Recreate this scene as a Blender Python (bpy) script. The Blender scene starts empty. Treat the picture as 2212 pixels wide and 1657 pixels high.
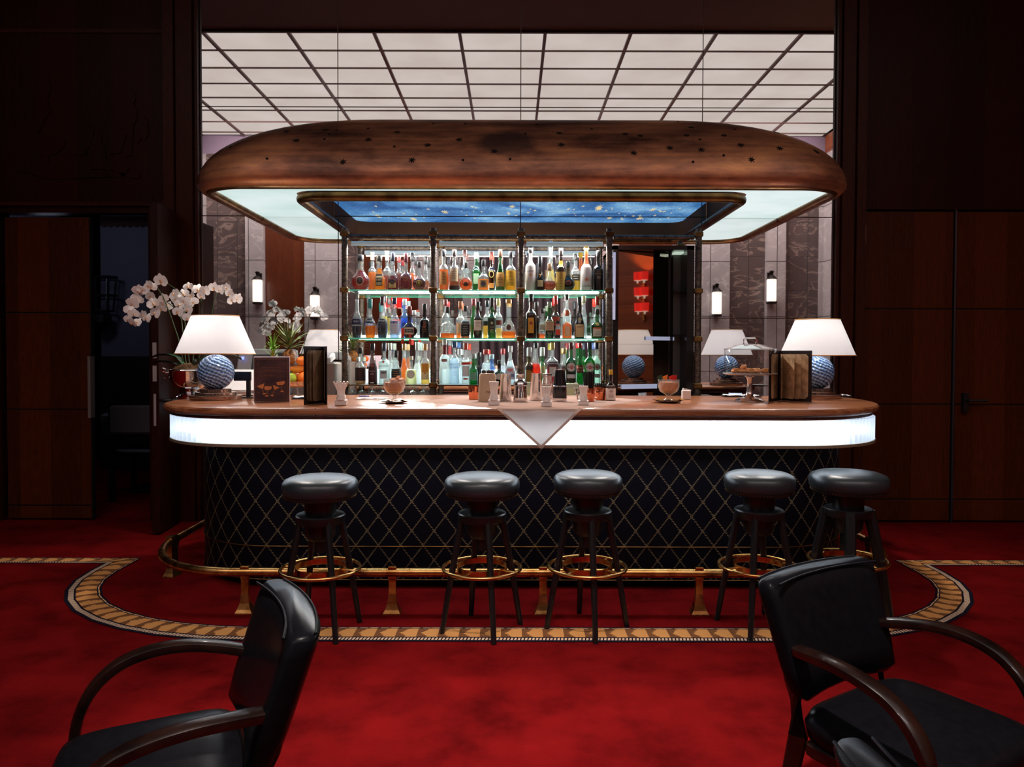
import bpy, math, random
from mathutils import Vector, Matrix, noise
from mathutils.bvhtree import BVHTree
random.seed(7)
PI = math.pi
sc = bpy.context.scene
COL = sc.collection
# ---------------------------------------------------------------- camera, world, exposure
F = 1600.0; CZ = 1.31; PITCH = math.radians(1.3); ROLL = math.radians(0.15)
SH = -27.2/2212
cd = bpy.data.cameras.new('camera'); cam = bpy.data.objects.new('camera', cd); COL.objects.link(cam)
cam.location = (0, 0, CZ)
CAMR = (Matrix.Rotation(PI/2-PITCH, 3, 'X') @ Matrix.Rotation(ROLL, 3, 'Z'))
cam.rotation_euler = CAMR.to_euler()
cd.sensor_fit = 'HORIZONTAL'; cd.sensor_width = 36; cd.lens = 36*F/2212; cd.shift_y = SH
cd.clip_start = .05; cd.clip_end = 60
sc.camera = cam
def ray(px, py):
    return CAMR @ Vector(((px-1106)/F, (828.5-py)/F + SH*2212/F, -1.0))
def P(px, py, Y):
    r = ray(px, py); t = Y/r.y
    return Vector((r.x*t, Y, CZ+r.z*t))
def X(px, Y, py=765): return P(px, py, Y).x
def Z(py, Y, px=1106): return P(px, py, Y).z
def G(px, py, z=0.0):
    r = ray(px, py); t = (z-CZ)/r.z
    return Vector((r.x*t, r.y*t, z))
w = bpy.data.worlds.new('world'); sc.world = w; w.use_nodes = True
w.node_tree.nodes['Background'].inputs[0].default_value = (.02, .02, .03, 1)
w.node_tree.nodes['Background'].inputs[1].default_value = .0
vs = sc.view_settings; vs.view_transform = 'Standard'; vs.look = 'None'; vs.gamma = 1; vs.exposure = 0.0
vs.use_curve_mapping = False
cy = sc.cycles
cy.use_denoising = True
try: cy.denoiser = 'OPENIMAGEDENOISE'
except Exception: pass
cy.max_bounces = 10; cy.glossy_bounces = 6; cy.diffuse_bounces = 3; cy.transmission_bounces = 8
cy.transparent_max_bounces = 24; cy.sample_clamp_indirect = 3.0
cy.caustics_reflective = False; cy.caustics_refractive = False

def lamp(name, kind, loc, power, color=(1, 1, 1), **k):
    l = bpy.data.lights.new(name, kind); l.energy = power; l.color = color
    o = bpy.data.objects.new(name, l); COL.objects.link(o); o.location = loc
    tgt = k.pop('target', None)
    for a, v in k.items(): setattr(l, a, v)
    if tgt is not None: o.rotation_euler = (Vector(tgt)-Vector(loc)).to_track_quat('-Z', 'Y').to_euler()
    return o
YM = 5.8           # mirror plane
YB = -2.0          # far wall of the hall
CX = .06           # centre line of the bar
# ceiling spot of the hall, pooling on the carpet
lamp('ceiling_spot', 'SPOT', (.15, 1.3, 5.0), 1350, (1, .88, .82), target=(.1, 1.85, 0), spot_size=math.radians(43), spot_blend=.9, shadow_soft_size=.08)
for sx in (-1.75, -.9, 0, .9, 1.75):
    lamp('counter_fill_spot', 'SPOT', (CX+sx, 4.82, 2.3), 70, (1, .92, .85), target=(CX+sx, 4.45, 1.0), spot_size=math.radians(100), spot_blend=.8, shadow_soft_size=.04)  # spots added under the canopy to brighten the counter
for sx in (-4, -1.4, 1.4, 4):
    lamp('back_wall_fill', 'AREA', (sx, YB+1.1, 5.2), 75, (1, .88, .86), target=(sx, YB, 2.6), shape='RECTANGLE', size=2.2, size_y=.1)  # area lamps added out of view to brighten the hall wall in the mirror

# ---------------------------------------------------------------- materials
def nt(name):
    m = bpy.data.materials.new(name); m.use_nodes = True
    t = m.node_tree; b = t.nodes['Principled BSDF']; return m, t, b
def N(t, typ, **k):
    n = t.nodes.new(typ)
    for a, v in k.items():
        if a in n.inputs.keys(): n.inputs[a].default_value = v
        else: setattr(n, a, v)
    return n
def L(t, a, b): t.links.new(a, b)
def c4(c): return tuple(c)+(1,) if len(c) == 3 else c
def srgb(r, g, b):
    f = lambda v: (v/255/12.92 if v/255 <= .04045 else ((v/255+.055)/1.055)**2.4)
    return (f(r), f(g), f(b))
MC = {}
def pm(name, col, rough=.5, metal=0, spec=.5, coat=0, emit=None, es=0, trans=0, alpha=1, ior=None, sheen=0):
    if name in MC: return MC[name]
    m, t, b = nt(name)
    b.inputs['Base Color'].default_value = c4(col); b.inputs['Roughness'].default_value = rough
    b.inputs['Metallic'].default_value = metal; b.inputs['Specular IOR Level'].default_value = spec
    b.inputs['Coat Weight'].default_value = coat; b.inputs['Transmission Weight'].default_value = trans
    b.inputs['Alpha'].default_value = alpha
    if ior: b.inputs['IOR'].default_value = ior
    if sheen: b.inputs['Sheen Weight'].default_value = sheen
    if emit: b.inputs['Emission Color'].default_value = c4(emit); b.inputs['Emission Strength'].default_value = es
    MC[name] = m; return m
def ramp(t, stops):
    r = t.nodes.new('ShaderNodeValToRGB'); e = r.color_ramp.elements
    while len(e) > 2: e.remove(e[-1])
    e[0].position, e[0].color = stops[0][0], c4(stops[0][1]); e[1].position, e[1].color = stops[-1][0], c4(stops[-1][1])
    for p, c in stops[1:-1]:
        x = e.new(p); x.color = c4(c)
    return r
def noisy(name, c1, c2, scale=5, stretch=(1, 1, 1), rough=.5, metal=0, detail=6, bump=0, lo=.35, hi=.65, coat=0, mid=None, spec=.5, dist=0, rvar=0, coord='Object'):
    if name in MC: return MC[name]
    m, t, b = nt(name)
    tc = N(t, 'ShaderNodeTexCoord'); mp = N(t, 'ShaderNodeMapping'); mp.inputs['Scale'].default_value = stretch
    L(t, tc.outputs[coord], mp.inputs['Vector'])
    n = N(t, 'ShaderNodeTexNoise', Scale=scale, Detail=detail, Distortion=dist)
    L(t, mp.outputs[0], n.inputs['Vector'])
    st = [(lo, c1)] + ([((lo+hi)/2, mid)] if mid else []) + [(hi, c2)]
    r = ramp(t, st); L(t, n.outputs['Fac'], r.inputs[0]); L(t, r.outputs[0], b.inputs['Base Color'])
    b.inputs['Roughness'].default_value = rough; b.inputs['Metallic'].default_value = metal
    b.inputs['Coat Weight'].default_value = coat; b.inputs['Specular IOR Level'].default_value = spec
    if bump:
        bp = N(t, 'ShaderNodeBump', Strength=bump, Distance=.01); L(t, n.outputs['Fac'], bp.inputs['Height']); L(t, bp.outputs[0], b.inputs['Normal'])
    if rvar:
        mr = N(t, 'ShaderNodeMapRange'); mr.inputs['To Min'].default_value = rough-rvar; mr.inputs['To Max'].default_value = rough+rvar
        L(t, n.outputs['Fac'], mr.inputs['Value']); L(t, mr.outputs[0], b.inputs['Roughness'])
    MC[name] = m; return m
def emis(name, col, s):
    if name in MC: return MC[name]
    m = bpy.data.materials.new(name); m.use_nodes = True; t = m.node_tree; t.nodes.clear()
    e = N(t, 'ShaderNodeEmission'); e.inputs[0].default_value = c4(col); e.inputs[1].default_value = s
    o = N(t, 'ShaderNodeOutputMaterial'); L(t, e.outputs[0], o.inputs[0]); MC[name] = m; return m
def tglass(name, tint, gloss=.12, body=0.0, bodycol=None, rough=.03):
    """clear or tinted glass: transmitted light tinted, fresnel highlight on top, a little body colour"""
    if name in MC: return MC[name]
    m = bpy.data.materials.new(name); m.use_nodes = True; t = m.node_tree; t.nodes.clear()
    o = N(t, 'ShaderNodeOutputMaterial')
    tr = N(t, 'ShaderNodeBsdfTransparent'); tr.inputs[0].default_value = c4(tint)
    g = N(t, 'ShaderNodeBsdfGlossy', Roughness=rough); g.inputs[0].default_value = (1, 1, 1, 1)
    lw = N(t, 'ShaderNodeLayerWeight', Blend=.35)
    mr = N(t, 'ShaderNodeMapRange'); mr.inputs['To Min'].default_value = gloss*.35; mr.inputs['To Max'].default_value = min(1, gloss*4)
    L(t, lw.outputs['Facing'], mr.inputs['Value'])
    src = tr.outputs[0]
    if body:
        tl = N(t, 'ShaderNodeBsdfTranslucent'); tl.inputs[0].default_value = c4(bodycol or tint)
        df = N(t, 'ShaderNodeBsdfDiffuse'); df.inputs[0].default_value = c4(bodycol or tint)
        m0 = N(t, 'ShaderNodeMixShader'); m0.inputs[0].default_value = .5; L(t, tl.outputs[0], m0.inputs[1]); L(t, df.outputs[0], m0.inputs[2])
        m1 = N(t, 'ShaderNodeMixShader'); m1.inputs[0].default_value = body; L(t, tr.outputs[0], m1.inputs[1]); L(t, m0.outputs[0], m1.inputs[2]); src = m1.outputs[0]
    mx = N(t, 'ShaderNodeMixShader'); L(t, mr.outputs[0], mx.inputs[0]); L(t, src, mx.inputs[1]); L(t, g.outputs[0], mx.inputs[2])
    L(t, mx.outputs[0], o.inputs[0]); MC[name] = m; return m
def mathn(t, op, a, b=None, c=None):
    n = t.nodes.new('ShaderNodeMath'); n.operation = op
    for i, v in enumerate((a, b, c)):
        if v is None: continue
        if isinstance(v, (int, float)): n.inputs[i].default_value = v
        else: L(t, v, n.inputs[i])
    return n.outputs[0]
def mixc(t, fac, a, b):
    n = t.nodes.new('ShaderNodeMix'); n.data_type = 'RGBA'
    for s, v in ((n.inputs[0], fac), (n.inputs[6], a), (n.inputs[7], b)):
        if isinstance(v, (int, float)): s.default_value = v
        elif isinstance(v, tuple): s.default_value = c4(v)
        else: L(t, v, s)
    return n.outputs[2]
def wood(name, dark, light, plank=.2, rough=.35, coat=.3, horiz=False, grain=1.0, spec=.5):
    """veneer: vertical grain with cathedral figure, leaf-to-leaf tone steps"""
    if name in MC: return MC[name]
    m, t, b = nt(name)
    tc = N(t, 'ShaderNodeTexCoord'); sp = N(t, 'ShaderNodeSeparateXYZ'); L(t, tc.outputs['Object'], sp.inputs[0])
    ax = sp.outputs['X'] if not horiz else sp.outputs['Y']; ay = sp.outputs['Z'] if not horiz else sp.outputs['X']
    k = mathn(t, 'DIVIDE', ax, plank); fl = mathn(t, 'FLOOR', k)
    wn = N(t, 'ShaderNodeTexWhiteNoise', noise_dimensions='1D'); L(t, fl, wn.inputs['W'])
    fr = mathn(t, 'SUBTRACT', mathn(t, 'FRACT', k), .5); pp = mathn(t, 'MULTIPLY', mathn(t, 'ABSOLUTE', fr), 1.0)
    cb = N(t, 'ShaderNodeCombineXYZ'); L(t, mathn(t, 'MULTIPLY', pp, 9.0*grain), cb.inputs[0]); L(t, mathn(t, 'MULTIPLY', wn.outputs[0], 13.), cb.inputs[1]); L(t, mathn(t, 'MULTIPLY', ay, 1.1), cb.inputs[2])
    n = N(t, 'ShaderNodeTexNoise', Scale=1.6, Detail=3., Distortion=.4); L(t, cb.outputs[0], n.inputs['Vector'])
    rings = mathn(t, 'FRACT', mathn(t, 'MULTIPLY', n.outputs['Fac'], 11.0))
    n2 = N(t, 'ShaderNodeTexNoise', Scale=1.0, Detail=4.)
    mp = N(t, 'ShaderNodeMapping'); mp.inputs['Scale'].default_value = (140, 140, 3) if not horiz else (3, 140, 140)
    L(t, tc.outputs['Object'], mp.inputs[0]); L(t, mp.outputs[0], n2.inputs['Vector'])
    f = mathn(t, 'ADD', mathn(t, 'MULTIPLY', rings, .38), mathn(t, 'MULTIPLY', n2.outputs['Fac'], .42))
    f = mathn(t, 'ADD', f, mathn(t, 'MULTIPLY', wn.outputs[0], .3))
    r = ramp(t, [(.15, dark), (.95, light)]); L(t, f, r.inputs[0]); L(t, r.outputs[0], b.inputs['Base Color'])
    b.inputs['Roughness'].default_value = rough; b.inputs['Coat Weight'].default_value = coat; b.inputs['Coat Roughness'].default_value = .15; b.inputs['Specular IOR Level'].default_value = spec
    MC[name] = m; return m
def marble(name, base, vein, tile=(.42, .62), joint=(.05, .045, .045), vw=.03):
    if name in MC: return MC[name]
    m, t, b = nt(name)
    tc = N(t, 'ShaderNodeTexCoord'); sp = N(t, 'ShaderNodeSeparateXYZ'); L(t, tc.outputs['Object'], sp.inputs[0])
    kx = mathn(t, 'DIVIDE', sp.outputs[0], tile[0]); kz = mathn(t, 'DIVIDE', sp.outputs[2], tile[1])
    cb = N(t, 'ShaderNodeCombineXYZ'); L(t, mathn(t, 'FLOOR', kx), cb.inputs[0]); L(t, mathn(t, 'FLOOR', kz), cb.inputs[1])
    wn = N(t, 'ShaderNodeTexWhiteNoise', noise_dimensions='3D'); L(t, cb.outputs[0], wn.inputs['Vector'])
    va = N(t, 'ShaderNodeVectorMath', operation='MULTIPLY_ADD'); va.inputs[1].default_value = (9, 9, 9)
    L(t, wn.outputs['Color'], va.inputs[0]); L(t, tc.outputs['Object'], va.inputs[2])
    mp = N(t, 'ShaderNodeMapping'); mp.inputs['Scale'].default_value = (.9, 1, 1.8); L(t, va.outputs[0], mp.inputs[0])
    n = N(t, 'ShaderNodeTexNoise', Scale=2.0, Detail=5., Distortion=1.1); L(t, mp.outputs[0], n.inputs['Vector'])
    v = mathn(t, 'ABSOLUTE', mathn(t, 'SUBTRACT', n.outputs['Fac'], .5))
    vr = ramp(t, [(0, (1, 1, 1)), (vw, (0, 0, 0))]); L(t, v, vr.inputs[0])
    n2 = N(t, 'ShaderNodeTexNoise', Scale=6., Detail=6.); L(t, va.outputs[0], n2.inputs['Vector'])
    br = mathn(t, 'ADD', .7, mathn(t, 'ADD', mathn(t, 'MULTIPLY', n2.outputs['Fac'], .35), mathn(t, 'MULTIPLY', wn.outputs['Value'], .3)))
    bc = N(t, 'ShaderNodeVectorMath', operation='SCALE'); bc.inputs[0].default_value = base; L(t, br, bc.inputs['Scale'])
    c1 = mixc(t, mathn(t, 'MULTIPLY', vr.outputs[0], .6), bc.outputs[0], vein)
    jx = mathn(t, 'LESS_THAN', mathn(t, 'FRACT', kx), .012/tile[0]); jz = mathn(t, 'LESS_THAN', mathn(t, 'FRACT', kz), .012/tile[1])
    c2 = mixc(t, mathn(t, 'MAXIMUM', jx, jz), c1, joint)
    L(t, c2, b.inputs['Base Color']); b.inputs['Roughness'].default_value = .35
    MC[name] = m; return m

# ---------------------------------------------------------------- mesh helpers
class MB:
    def __init__(s): s.v = []; s.f = []; s.uv = None
    def quad(s, a, b, c, d): n = len(s.v); s.v += [tuple(a), tuple(b), tuple(c), tuple(d)]; s.f.append((n, n+1, n+2, n+3)); return s
    def box(s, c, d, rot=None, bev=0):
        c = Vector(c); h = Vector(d)*.5; n = len(s.v)
        if bev:
            b = min(bev, min(h)*.9)
            rings = [(-h.z, b), (-h.z+b, 0), (h.z-b, 0), (h.z, b)]
            for z, i in rings:
                hx, hy = h.x-i, h.y-i
                for x, y in ((-hx+b, -hy), (hx-b, -hy), (hx, -hy+b), (hx, hy-b), (hx-b, hy), (-hx+b, hy), (-hx, hy-b), (-hx, -hy+b)):
                    p = Vector((x, y, z)); p = (rot @ p if rot else p)+c; s.v.append(tuple(p))
            for k in range(3):
                for i in range(8):
                    j = (i+1) % 8; s.f.append((n+k*8+i, n+k*8+j, n+k*8+8+j, n+k*8+8+i))
            s.f.append(tuple(n+i for i in range(7, -1, -1))); s.f.append(tuple(n+24+i for i in range(8)))
            return s
        for z in (-1, 1):
            for x, y in ((-1, -1), (1, -1), (1, 1), (-1, 1)):
                p = Vector((x*h.x, y*h.y, z*h.z)); p = (rot @ p if rot else p)+c; s.v.append(tuple(p))
        for q in ((3, 2, 1, 0), (4, 5, 6, 7), (0, 1, 5, 4), (1, 2, 6, 5), (2, 3, 7, 6), (3, 0, 4, 7)): s.f.append(tuple(n+i for i in q))
        return s
    def span(s, a, b, bev=0):
        a = Vector(a); b = Vector(b); lo = Vector(map(min, a, b)); hi = Vector(map(max, a, b)); return s.box((lo+hi)/2, hi-lo, None, bev)
    def rings(s, rs, close=True, cap0=False, cap1=False):
        n = len(s.v); m = len(rs[0])
        for r in rs: s.v += [tuple(p) for p in r]
        for k in range(len(rs)-1):
            for i in range(m if close else m-1):
                j = (i+1) % m; s.f.append((n+k*m+i, n+k*m+j, n+(k+1)*m+j, n+(k+1)*m+i))
        if cap0: s.f.append(tuple(n+i for i in range(m-1, -1, -1)))
        if cap1: s.f.append(tuple(n+(len(rs)-1)*m+i for i in range(m)))
        return s
    def lathe(s, prof, seg=24, c=(0, 0, 0), M=None, sx=1, sy=1, cap=True, sq=2, twist=0):
        rs = []; c = Vector(c)
        for k, (r, z) in enumerate(prof):
            ring = []
            for i in range(seg):
                a = 2*PI*i/seg+twist*k; ca, sa = math.cos(a), math.sin(a)
                if sq != 2:
                    ca = math.copysign(abs(ca)**(2/sq), ca); sa = math.copysign(abs(sa)**(2/sq), sa)
                p = Vector((r*sx*ca, r*sy*sa, z)); p = (M @ p if M else p)+c; ring.append(p)
            rs.append(ring)
        return s.rings(rs, True, cap, cap)
    def tube(s, pts, r, seg=10, close=False, cap=True, flat=None, up=(0, 0, 1)):
        """r number or list; flat=(w,h) gives a rounded-rectangular section"""
        pts = [Vector(p) for p in pts]; n = len(pts); rs = []; up = Vector(up)
        for i, p in enumerate(pts):
            a = pts[(i-1) % n] if (i or close) else p; b = pts[(i+1) % n] if (i < n-1 or close) else p
            t = (b-a).normalized(); u = up.cross(t)
            if u.length < 1e-4: u = Vector((1, 0, 0)).cross(t)
            u.normalize(); v = t.cross(u); rr = r[i] if isinstance(r, (list, tuple)) else r; ring = []
            for k in range(seg):
                an = 2*PI*k/seg; ca, sa = math.cos(an), math.sin(an)
                if flat:
                    ca = math.copysign(abs(ca)**.4, ca)*flat[0]/2; sa = math.copysign(abs(sa)**.4, sa)*flat[1]/2
                    ring.append(p+(u*ca+v*sa)*(rr if isinstance(r, (list, tuple)) else 1))
                else: ring.append(p+(u*ca+v*sa)*rr)
            rs.append(ring)
        if close: rs.append(rs[0]); return s.rings(rs, True)
        return s.rings(rs, True, cap, cap)
    def sphere(s, c, r, seg=16, sc=(1, 1, 1), M=None):
        k = seg//2; prof = [(math.sin(PI*i/k)*r+1e-5, -math.cos(PI*i/k)*r*sc[2]) for i in range(k+1)]
        return s.lathe(prof, seg, c, M, sc[0], sc[1], cap=False)
    def poly(s, pts, th, axis=(0, -1, 0)):
        """extruded flat polygon: pts 3D coplanar, pushed by th along axis"""
        n = len(s.v); m = len(pts); ax = Vector(axis)*th
        s.v += [tuple(Vector(p)) for p in pts]+[tuple(Vector(p)+ax) for p in pts]
        s.f.append(tuple(range(n, n+m))); s.f.append(tuple(range(n+2*m-1, n+m-1, -1)))
        for i in range(m): j = (i+1) % m; s.f.append((n+i, n+j, n+m+j, n+m+i))
        return s
    def obj(s, name, mat, parent=None, smooth=False, loc=None):
        me = bpy.data.meshes.new(name); me.from_pydata(s.v, [], s.f)
        import bmesh
        bm = bmesh.new(); bm.from_mesh(me); bmesh.ops.recalc_face_normals(bm, faces=bm.faces); bm.to_mesh(me); bm.free()
        if s.uv:
            l = me.uv_layers.new(name='UVMap')
            for lp in me.loops: l.data[lp.index].uv = s.uv[lp.vertex_index]
        if smooth:
            me.shade_smooth()
            try: me.set_sharp_from_angle(angle=math.radians(38 if smooth is True else smooth))
            except Exception: pass
        if mat: me.materials.append(mat)
        o = bpy.data.objects.new(name, me); COL.objects.link(o)
        if parent: o.parent = parent
        if loc: o.location = loc
        return o
def tag(o, label=None, cat=None, group=None, kind=None):
    if label: o['label'] = label
    if cat: o['category'] = cat
    if group: o['group'] = group
    if kind: o['kind'] = kind
    return o
def empty(name, loc=(0, 0, 0), label=None, cat=None, group=None, rz=0):
    o = bpy.data.objects.new(name, None); COL.objects.link(o); o.location = loc; o.rotation_euler = (0, 0, rz); o.empty_display_size = .05
    return tag(o, label, cat, group)
def copytree(o, parent=None):
    c = o.copy(); COL.objects.link(c)
    if parent: c.parent = parent
    for ch in list(o.children): copytree(ch, c)
    return c
def S(name, mb, mat, smooth=False, parent=None):
    o = mb.obj(name, mat, parent, smooth)
    if not parent: o['kind'] = 'structure'
    return o
def upath(hw, front, r, back, n=14, ry=None, cx=CX):
    """open U: from the back left, round the front corners, to the back right"""
    ry = ry or r; pts = [(cx-hw, back)]
    m = 6
    for i in range(1, m): pts.append((cx-hw, back+(front+ry-back)*i/m))
    for i in range(n+1):
        a = PI+PI/2*i/n; pts.append((cx-hw+r+r*math.cos(a), front+ry+ry*math.sin(a)))
    for i in range(1, 12): pts.append((cx-hw+r+(2*hw-2*r)*i/12, front))
    for i in range(n+1):
        a = 1.5*PI+PI/2*i/n; pts.append((cx+hw-r+r*math.cos(a), front+ry+ry*math.sin(a)))
    for i in range(1, m+1): pts.append((cx+hw, front+ry+(back-front-ry)*i/m))
    return pts
TXT = {}
def textmesh(s, size):
    """flat glyph mesh for a string, centred: (verts2d, faces)"""
    if (s, size) in TXT: return TXT[(s, size)]
    cu = bpy.data.curves.new('glyphs', 'FONT'); cu.body = s; cu.size = size; cu.align_x = 'CENTER'; cu.align_y = 'CENTER'; cu.resolution_u = 2
    o = bpy.data.objects.new('glyphs', cu); COL.objects.link(o)
    dg = bpy.context.evaluated_depsgraph_get(); dg.update()
    me = o.evaluated_get(dg).to_mesh()
    r = ([(v.co.x, v.co.y) for v in me.vertices], [tuple(p.vertices) for p in me.polygons])
    o.evaluated_get(dg).to_mesh_clear(); bpy.data.objects.remove(o); bpy.data.curves.remove(cu)
    TXT[(s, size)] = r; return r
# ---------------------------------------------------------------- shared materials
M_wall = wood('wall_veneer', srgb(16, 5, 2), srgb(60, 22, 8), plank=.28, coat=0, spec=.12)
M_wall2 = wood('door_veneer', srgb(30, 11, 4), srgb(100, 44, 16), plank=.24, coat=0, spec=.15)
M_frame = wood('frame_wood', srgb(30, 11, 5), srgb(76, 32, 14), plank=.5, coat=0, spec=.15)
M_hall = wood('hall_wood', srgb(90, 36, 12), srgb(176, 92, 38), plank=.5, rough=.4)
M_hall2 = wood('hall_wood_dark', srgb(48, 18, 8), srgb(116, 54, 24), plank=.5, rough=.4)
M_black = pm('black_gap', (.004, .004, .005), .6)
M_mirror = pm('mirror_silver', (.93, .91, .91), .012, 1)
M_mirror2 = pm('smoked_mirror', (.62, .55, .5), .02, 1)
M_seam = pm('mirror_seam', srgb(90, 70, 60), .3, .6)
M_brass = noisy('aged_brass', srgb(176, 124, 66), srgb(226, 176, 108), 14, rough=.28, metal=1, rvar=.08)
M_bronze = noisy('dark_bronze', srgb(74, 50, 26), srgb(128, 92, 52), 9, rough=.38, metal=.9, rvar=.1)
M_rope = noisy('blackened_bronze', srgb(54, 47, 42), srgb(112, 98, 84), 40, rough=.48, metal=.5)
M_chrome = pm('chrome', (.78, .76, .76), .06, 1)
M_steel = pm('brushed_steel', (.55, .52, .51), .18, 1)
M_marL = marble('light_marble', srgb(172, 164, 164), srgb(212, 202, 200), tile=(.6, 1.0), vw=.02)
M_marD = marble('dark_marble', srgb(92, 78, 76), srgb(168, 144, 132), tile=(.36, .62), vw=.03)
M_plaster = pm('plaster', srgb(150, 130, 150), .8)
M_plasterD = pm('bulkhead_plaster', srgb(92, 76, 76), .85)
M_leather0 = noisy('black_leather', (.006, .006, .008), (.012, .012, .015), 60, rough=.38, bump=.08, spec=.55)
M_lacq = noisy('dark_lacquered_wood', (.012, .006, .004), (.05, .02, .01), 3, (30, 3, 30), rough=.22, coat=.6)
M_white = pm('white_paper', srgb(232, 226, 224), .7)
M_plastic = pm('beige_plastic', srgb(186, 180, 178), .45)
M_blackp = pm('black_plastic', (.008, .008, .01), .35)

# ---------------------------------------------------------------- floor
m, t, b = nt('red_carpet'); M_carpet = m
tc = N(t, 'ShaderNodeTexCoord')
n1 = N(t, 'ShaderNodeTexNoise', Scale=3.2, Detail=6., Roughness=.65); n2 = N(t, 'ShaderNodeTexNoise', Scale=220., Detail=2.)
L(t, tc.outputs['Object'], n1.inputs['Vector']); L(t, tc.outputs['Object'], n2.inputs['Vector'])
r = ramp(t, [(.32, (.060, .0022, .0028)), (.52, (.130, .0042, .005)), (.68, (.170, .0055, .006))]); L(t, n1.outputs['Fac'], r.inputs[0])
cc = mixc(t, mathn(t, 'MULTIPLY', n2.outputs['Fac'], .35), r.outputs[0], (.1, .004, .004)); L(t, cc, b.inputs['Base Color'])
b.inputs['Roughness'].default_value = .95; b.inputs['Specular IOR Level'].default_value = .0
bp = N(t, 'ShaderNodeBump', Strength=.5, Distance=.004); L(t, n2.outputs['Fac'], bp.inputs['Height']); L(t, bp.outputs[0], b.inputs['Normal'])
HX = 5.7
S('floor', MB().span((-HX, YB, -.05), (HX, 9.0, 0)), M_carpet)
# woven border: ring profile across (u) and along (v)
def border_mat():
    m, t, b = nt('woven_border')
    tc = N(t, 'ShaderNodeTexCoord'); sp = N(t, 'ShaderNodeSeparateXYZ'); L(t, tc.outputs['UV'], sp.inputs[0]); u = sp.outputs[0]; v = sp.outputs[1]
    navy = (.006, .004, .011); gold = srgb(200, 138, 78); tan = srgb(112, 70, 40); rose = srgb(190, 110, 84); cream = srgb(214, 180, 150)
    # leaves
    k = mathn(t, 'FRACT', mathn(t, 'DIVIDE', v, .098)); n = N(t, 'ShaderNodeTexNoise', Scale=40., Detail=3.); L(t, tc.outputs['UV'], n.inputs['Vector'])
    um = mathn(t, 'ABSOLUTE', mathn(t, 'SUBTRACT', u, .43))
    edge = mathn(t, 'ADD', mathn(t, 'MULTIPLY', um, 1.1), mathn(t, 'MULTIPLY', mathn(t, 'SUBTRACT', n.outputs['Fac'], .5), .5))
    leaf = mathn(t, 'GREATER_THAN', mathn(t, 'SUBTRACT', k, edge), .22)
    c = mixc(t, leaf, tan, gold)
    def band(lo, hi): return mathn(t, 'MULTIPLY', mathn(t, 'GREATER_THAN', u, lo), mathn(t, 'LESS_THAN', u, hi))
    chk = mathn(t, 'GREATER_THAN', mathn(t, 'FRACT', mathn(t, 'DIVIDE', mathn(t, 'ADD', v, mathn(t, 'MULTIPLY', u, .03)), .0165)), .38)
    c = mixc(t, band(-.1, .06), c, navy)                                   # inner edge
    dash = mathn(t, 'GREATER_THAN', mathn(t, 'FRACT', mathn(t, 'DIVIDE', v, .05)), .3)
    c = mixc(t, mathn(t, 'MULTIPLY', band(.075, .10), dash), c, cream); c = mixc(t, band(.10, .135), c, navy)
    c = mixc(t, band(.70, .755), c, navy)
    c = mixc(t, band(.755, .90), c, mixc(t, chk, navy, cream) if True else rose)
    c = mixc(t, band(.90, 1.1), c, navy)
    L(t, c, b.inputs['Base Color']); b.inputs['Roughness'].default_value = .95; b.inputs['Specular IOR Level'].default_value = .1
    return m
M_border = border_mat()
def strip(pts, w, name):
    """pts: inner edge polyline (x,y); outer edge offset by w to the right-hand normal given"""
    mb = MB(); uv = []; s = 0; prev = None
    for (a, b_) in pts:
        a = Vector(a); b_ = Vector(b_); c = (a+b_)/2
        if prev is not None: s += (c-prev).length
        prev = c
        for k in range(2):
            p = a if k == 0 else b_; mb.v.append((p.x, p.y, .003)); uv.append((k, s))
    for i in range(len(pts)-1): mb.f.append((2*i, 2*i+1, 2*i+3, 2*i+2))
    mb.uv = uv
    return S(name, mb, M_border)
bi, bw = 3.52, .18     # inner edge of the border in front of the bar
BCX = .04; inner = []; outer = []
def quarter(side, rx, ry, n=9):
    return [(BCX+side*(1.25+rx*math.sin(PI/2*i/n)), 4.42-ry*math.cos(PI/2*i/n)) for i in range(n+1)]
li, lo = quarter(-1, 1.15, .90), quarter(-1, 1.33, 1.08); ri, ro_ = quarter(1, 1.15, .90), quarter(1, 1.33, 1.08)
sgl = [(BCX+x, 3.52) for x in (-.9, -.6, -.3, 0, .3, .6, .9)]; sgo = [(x, 3.34) for x, y in sgl]
inner = [(BCX-2.40, 4.70)]+list(reversed(li))+sgl+ri+[(BCX+2.40, 4.70)]
outer = [(BCX-2.58, 4.58)]+list(reversed(lo))+sgo+ro_+[(BCX+2.58, 4.58)]
strip(list(zip(inner, outer)), bw, 'trim_1')
for side, nm in ((-1, 'trim_2'), (1, 'trim_3')):
    strip([((BCX+side*2.40, 4.70), (BCX+side*2.58, 4.58))]+[((BCX+side*x, 4.70), (BCX+side*x, 4.58)) for x in (2.9, 3.4, 4, 4.6, 5.6)], bw, nm)

# ---------------------------------------------------------------- mirror wall
WY = 5.75
XL, XR = X(433, YM, 300), X(1803, YM, 300)
xs = [XL, X(730, YM, 200), X(1125, YM, 200), X(1518, YM, 200), XR]
zs = [0, Z(686, YM)-1.42, Z(686, YM), Z(468, YM), Z(232, YM), Z(0, YM)+.35]
wm = S('wall_mirror_back', MB().span((XL-.1, YM+.012, 0), (XR+.1, YM+.09, zs[-1])), M_seam)
tag(wm, 'wall of large silvered mirror panes with thin seams behind the bar')
for i in range(4):
    for j in range(5):
        g = .0035
        MB().span((xs[i]+g, YM, zs[j]+g), (xs[i+1]-g, YM+.01, zs[j+1]-g)).obj('mirror_pane', M_mirror, wm)
ZT = zs[-1]
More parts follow.
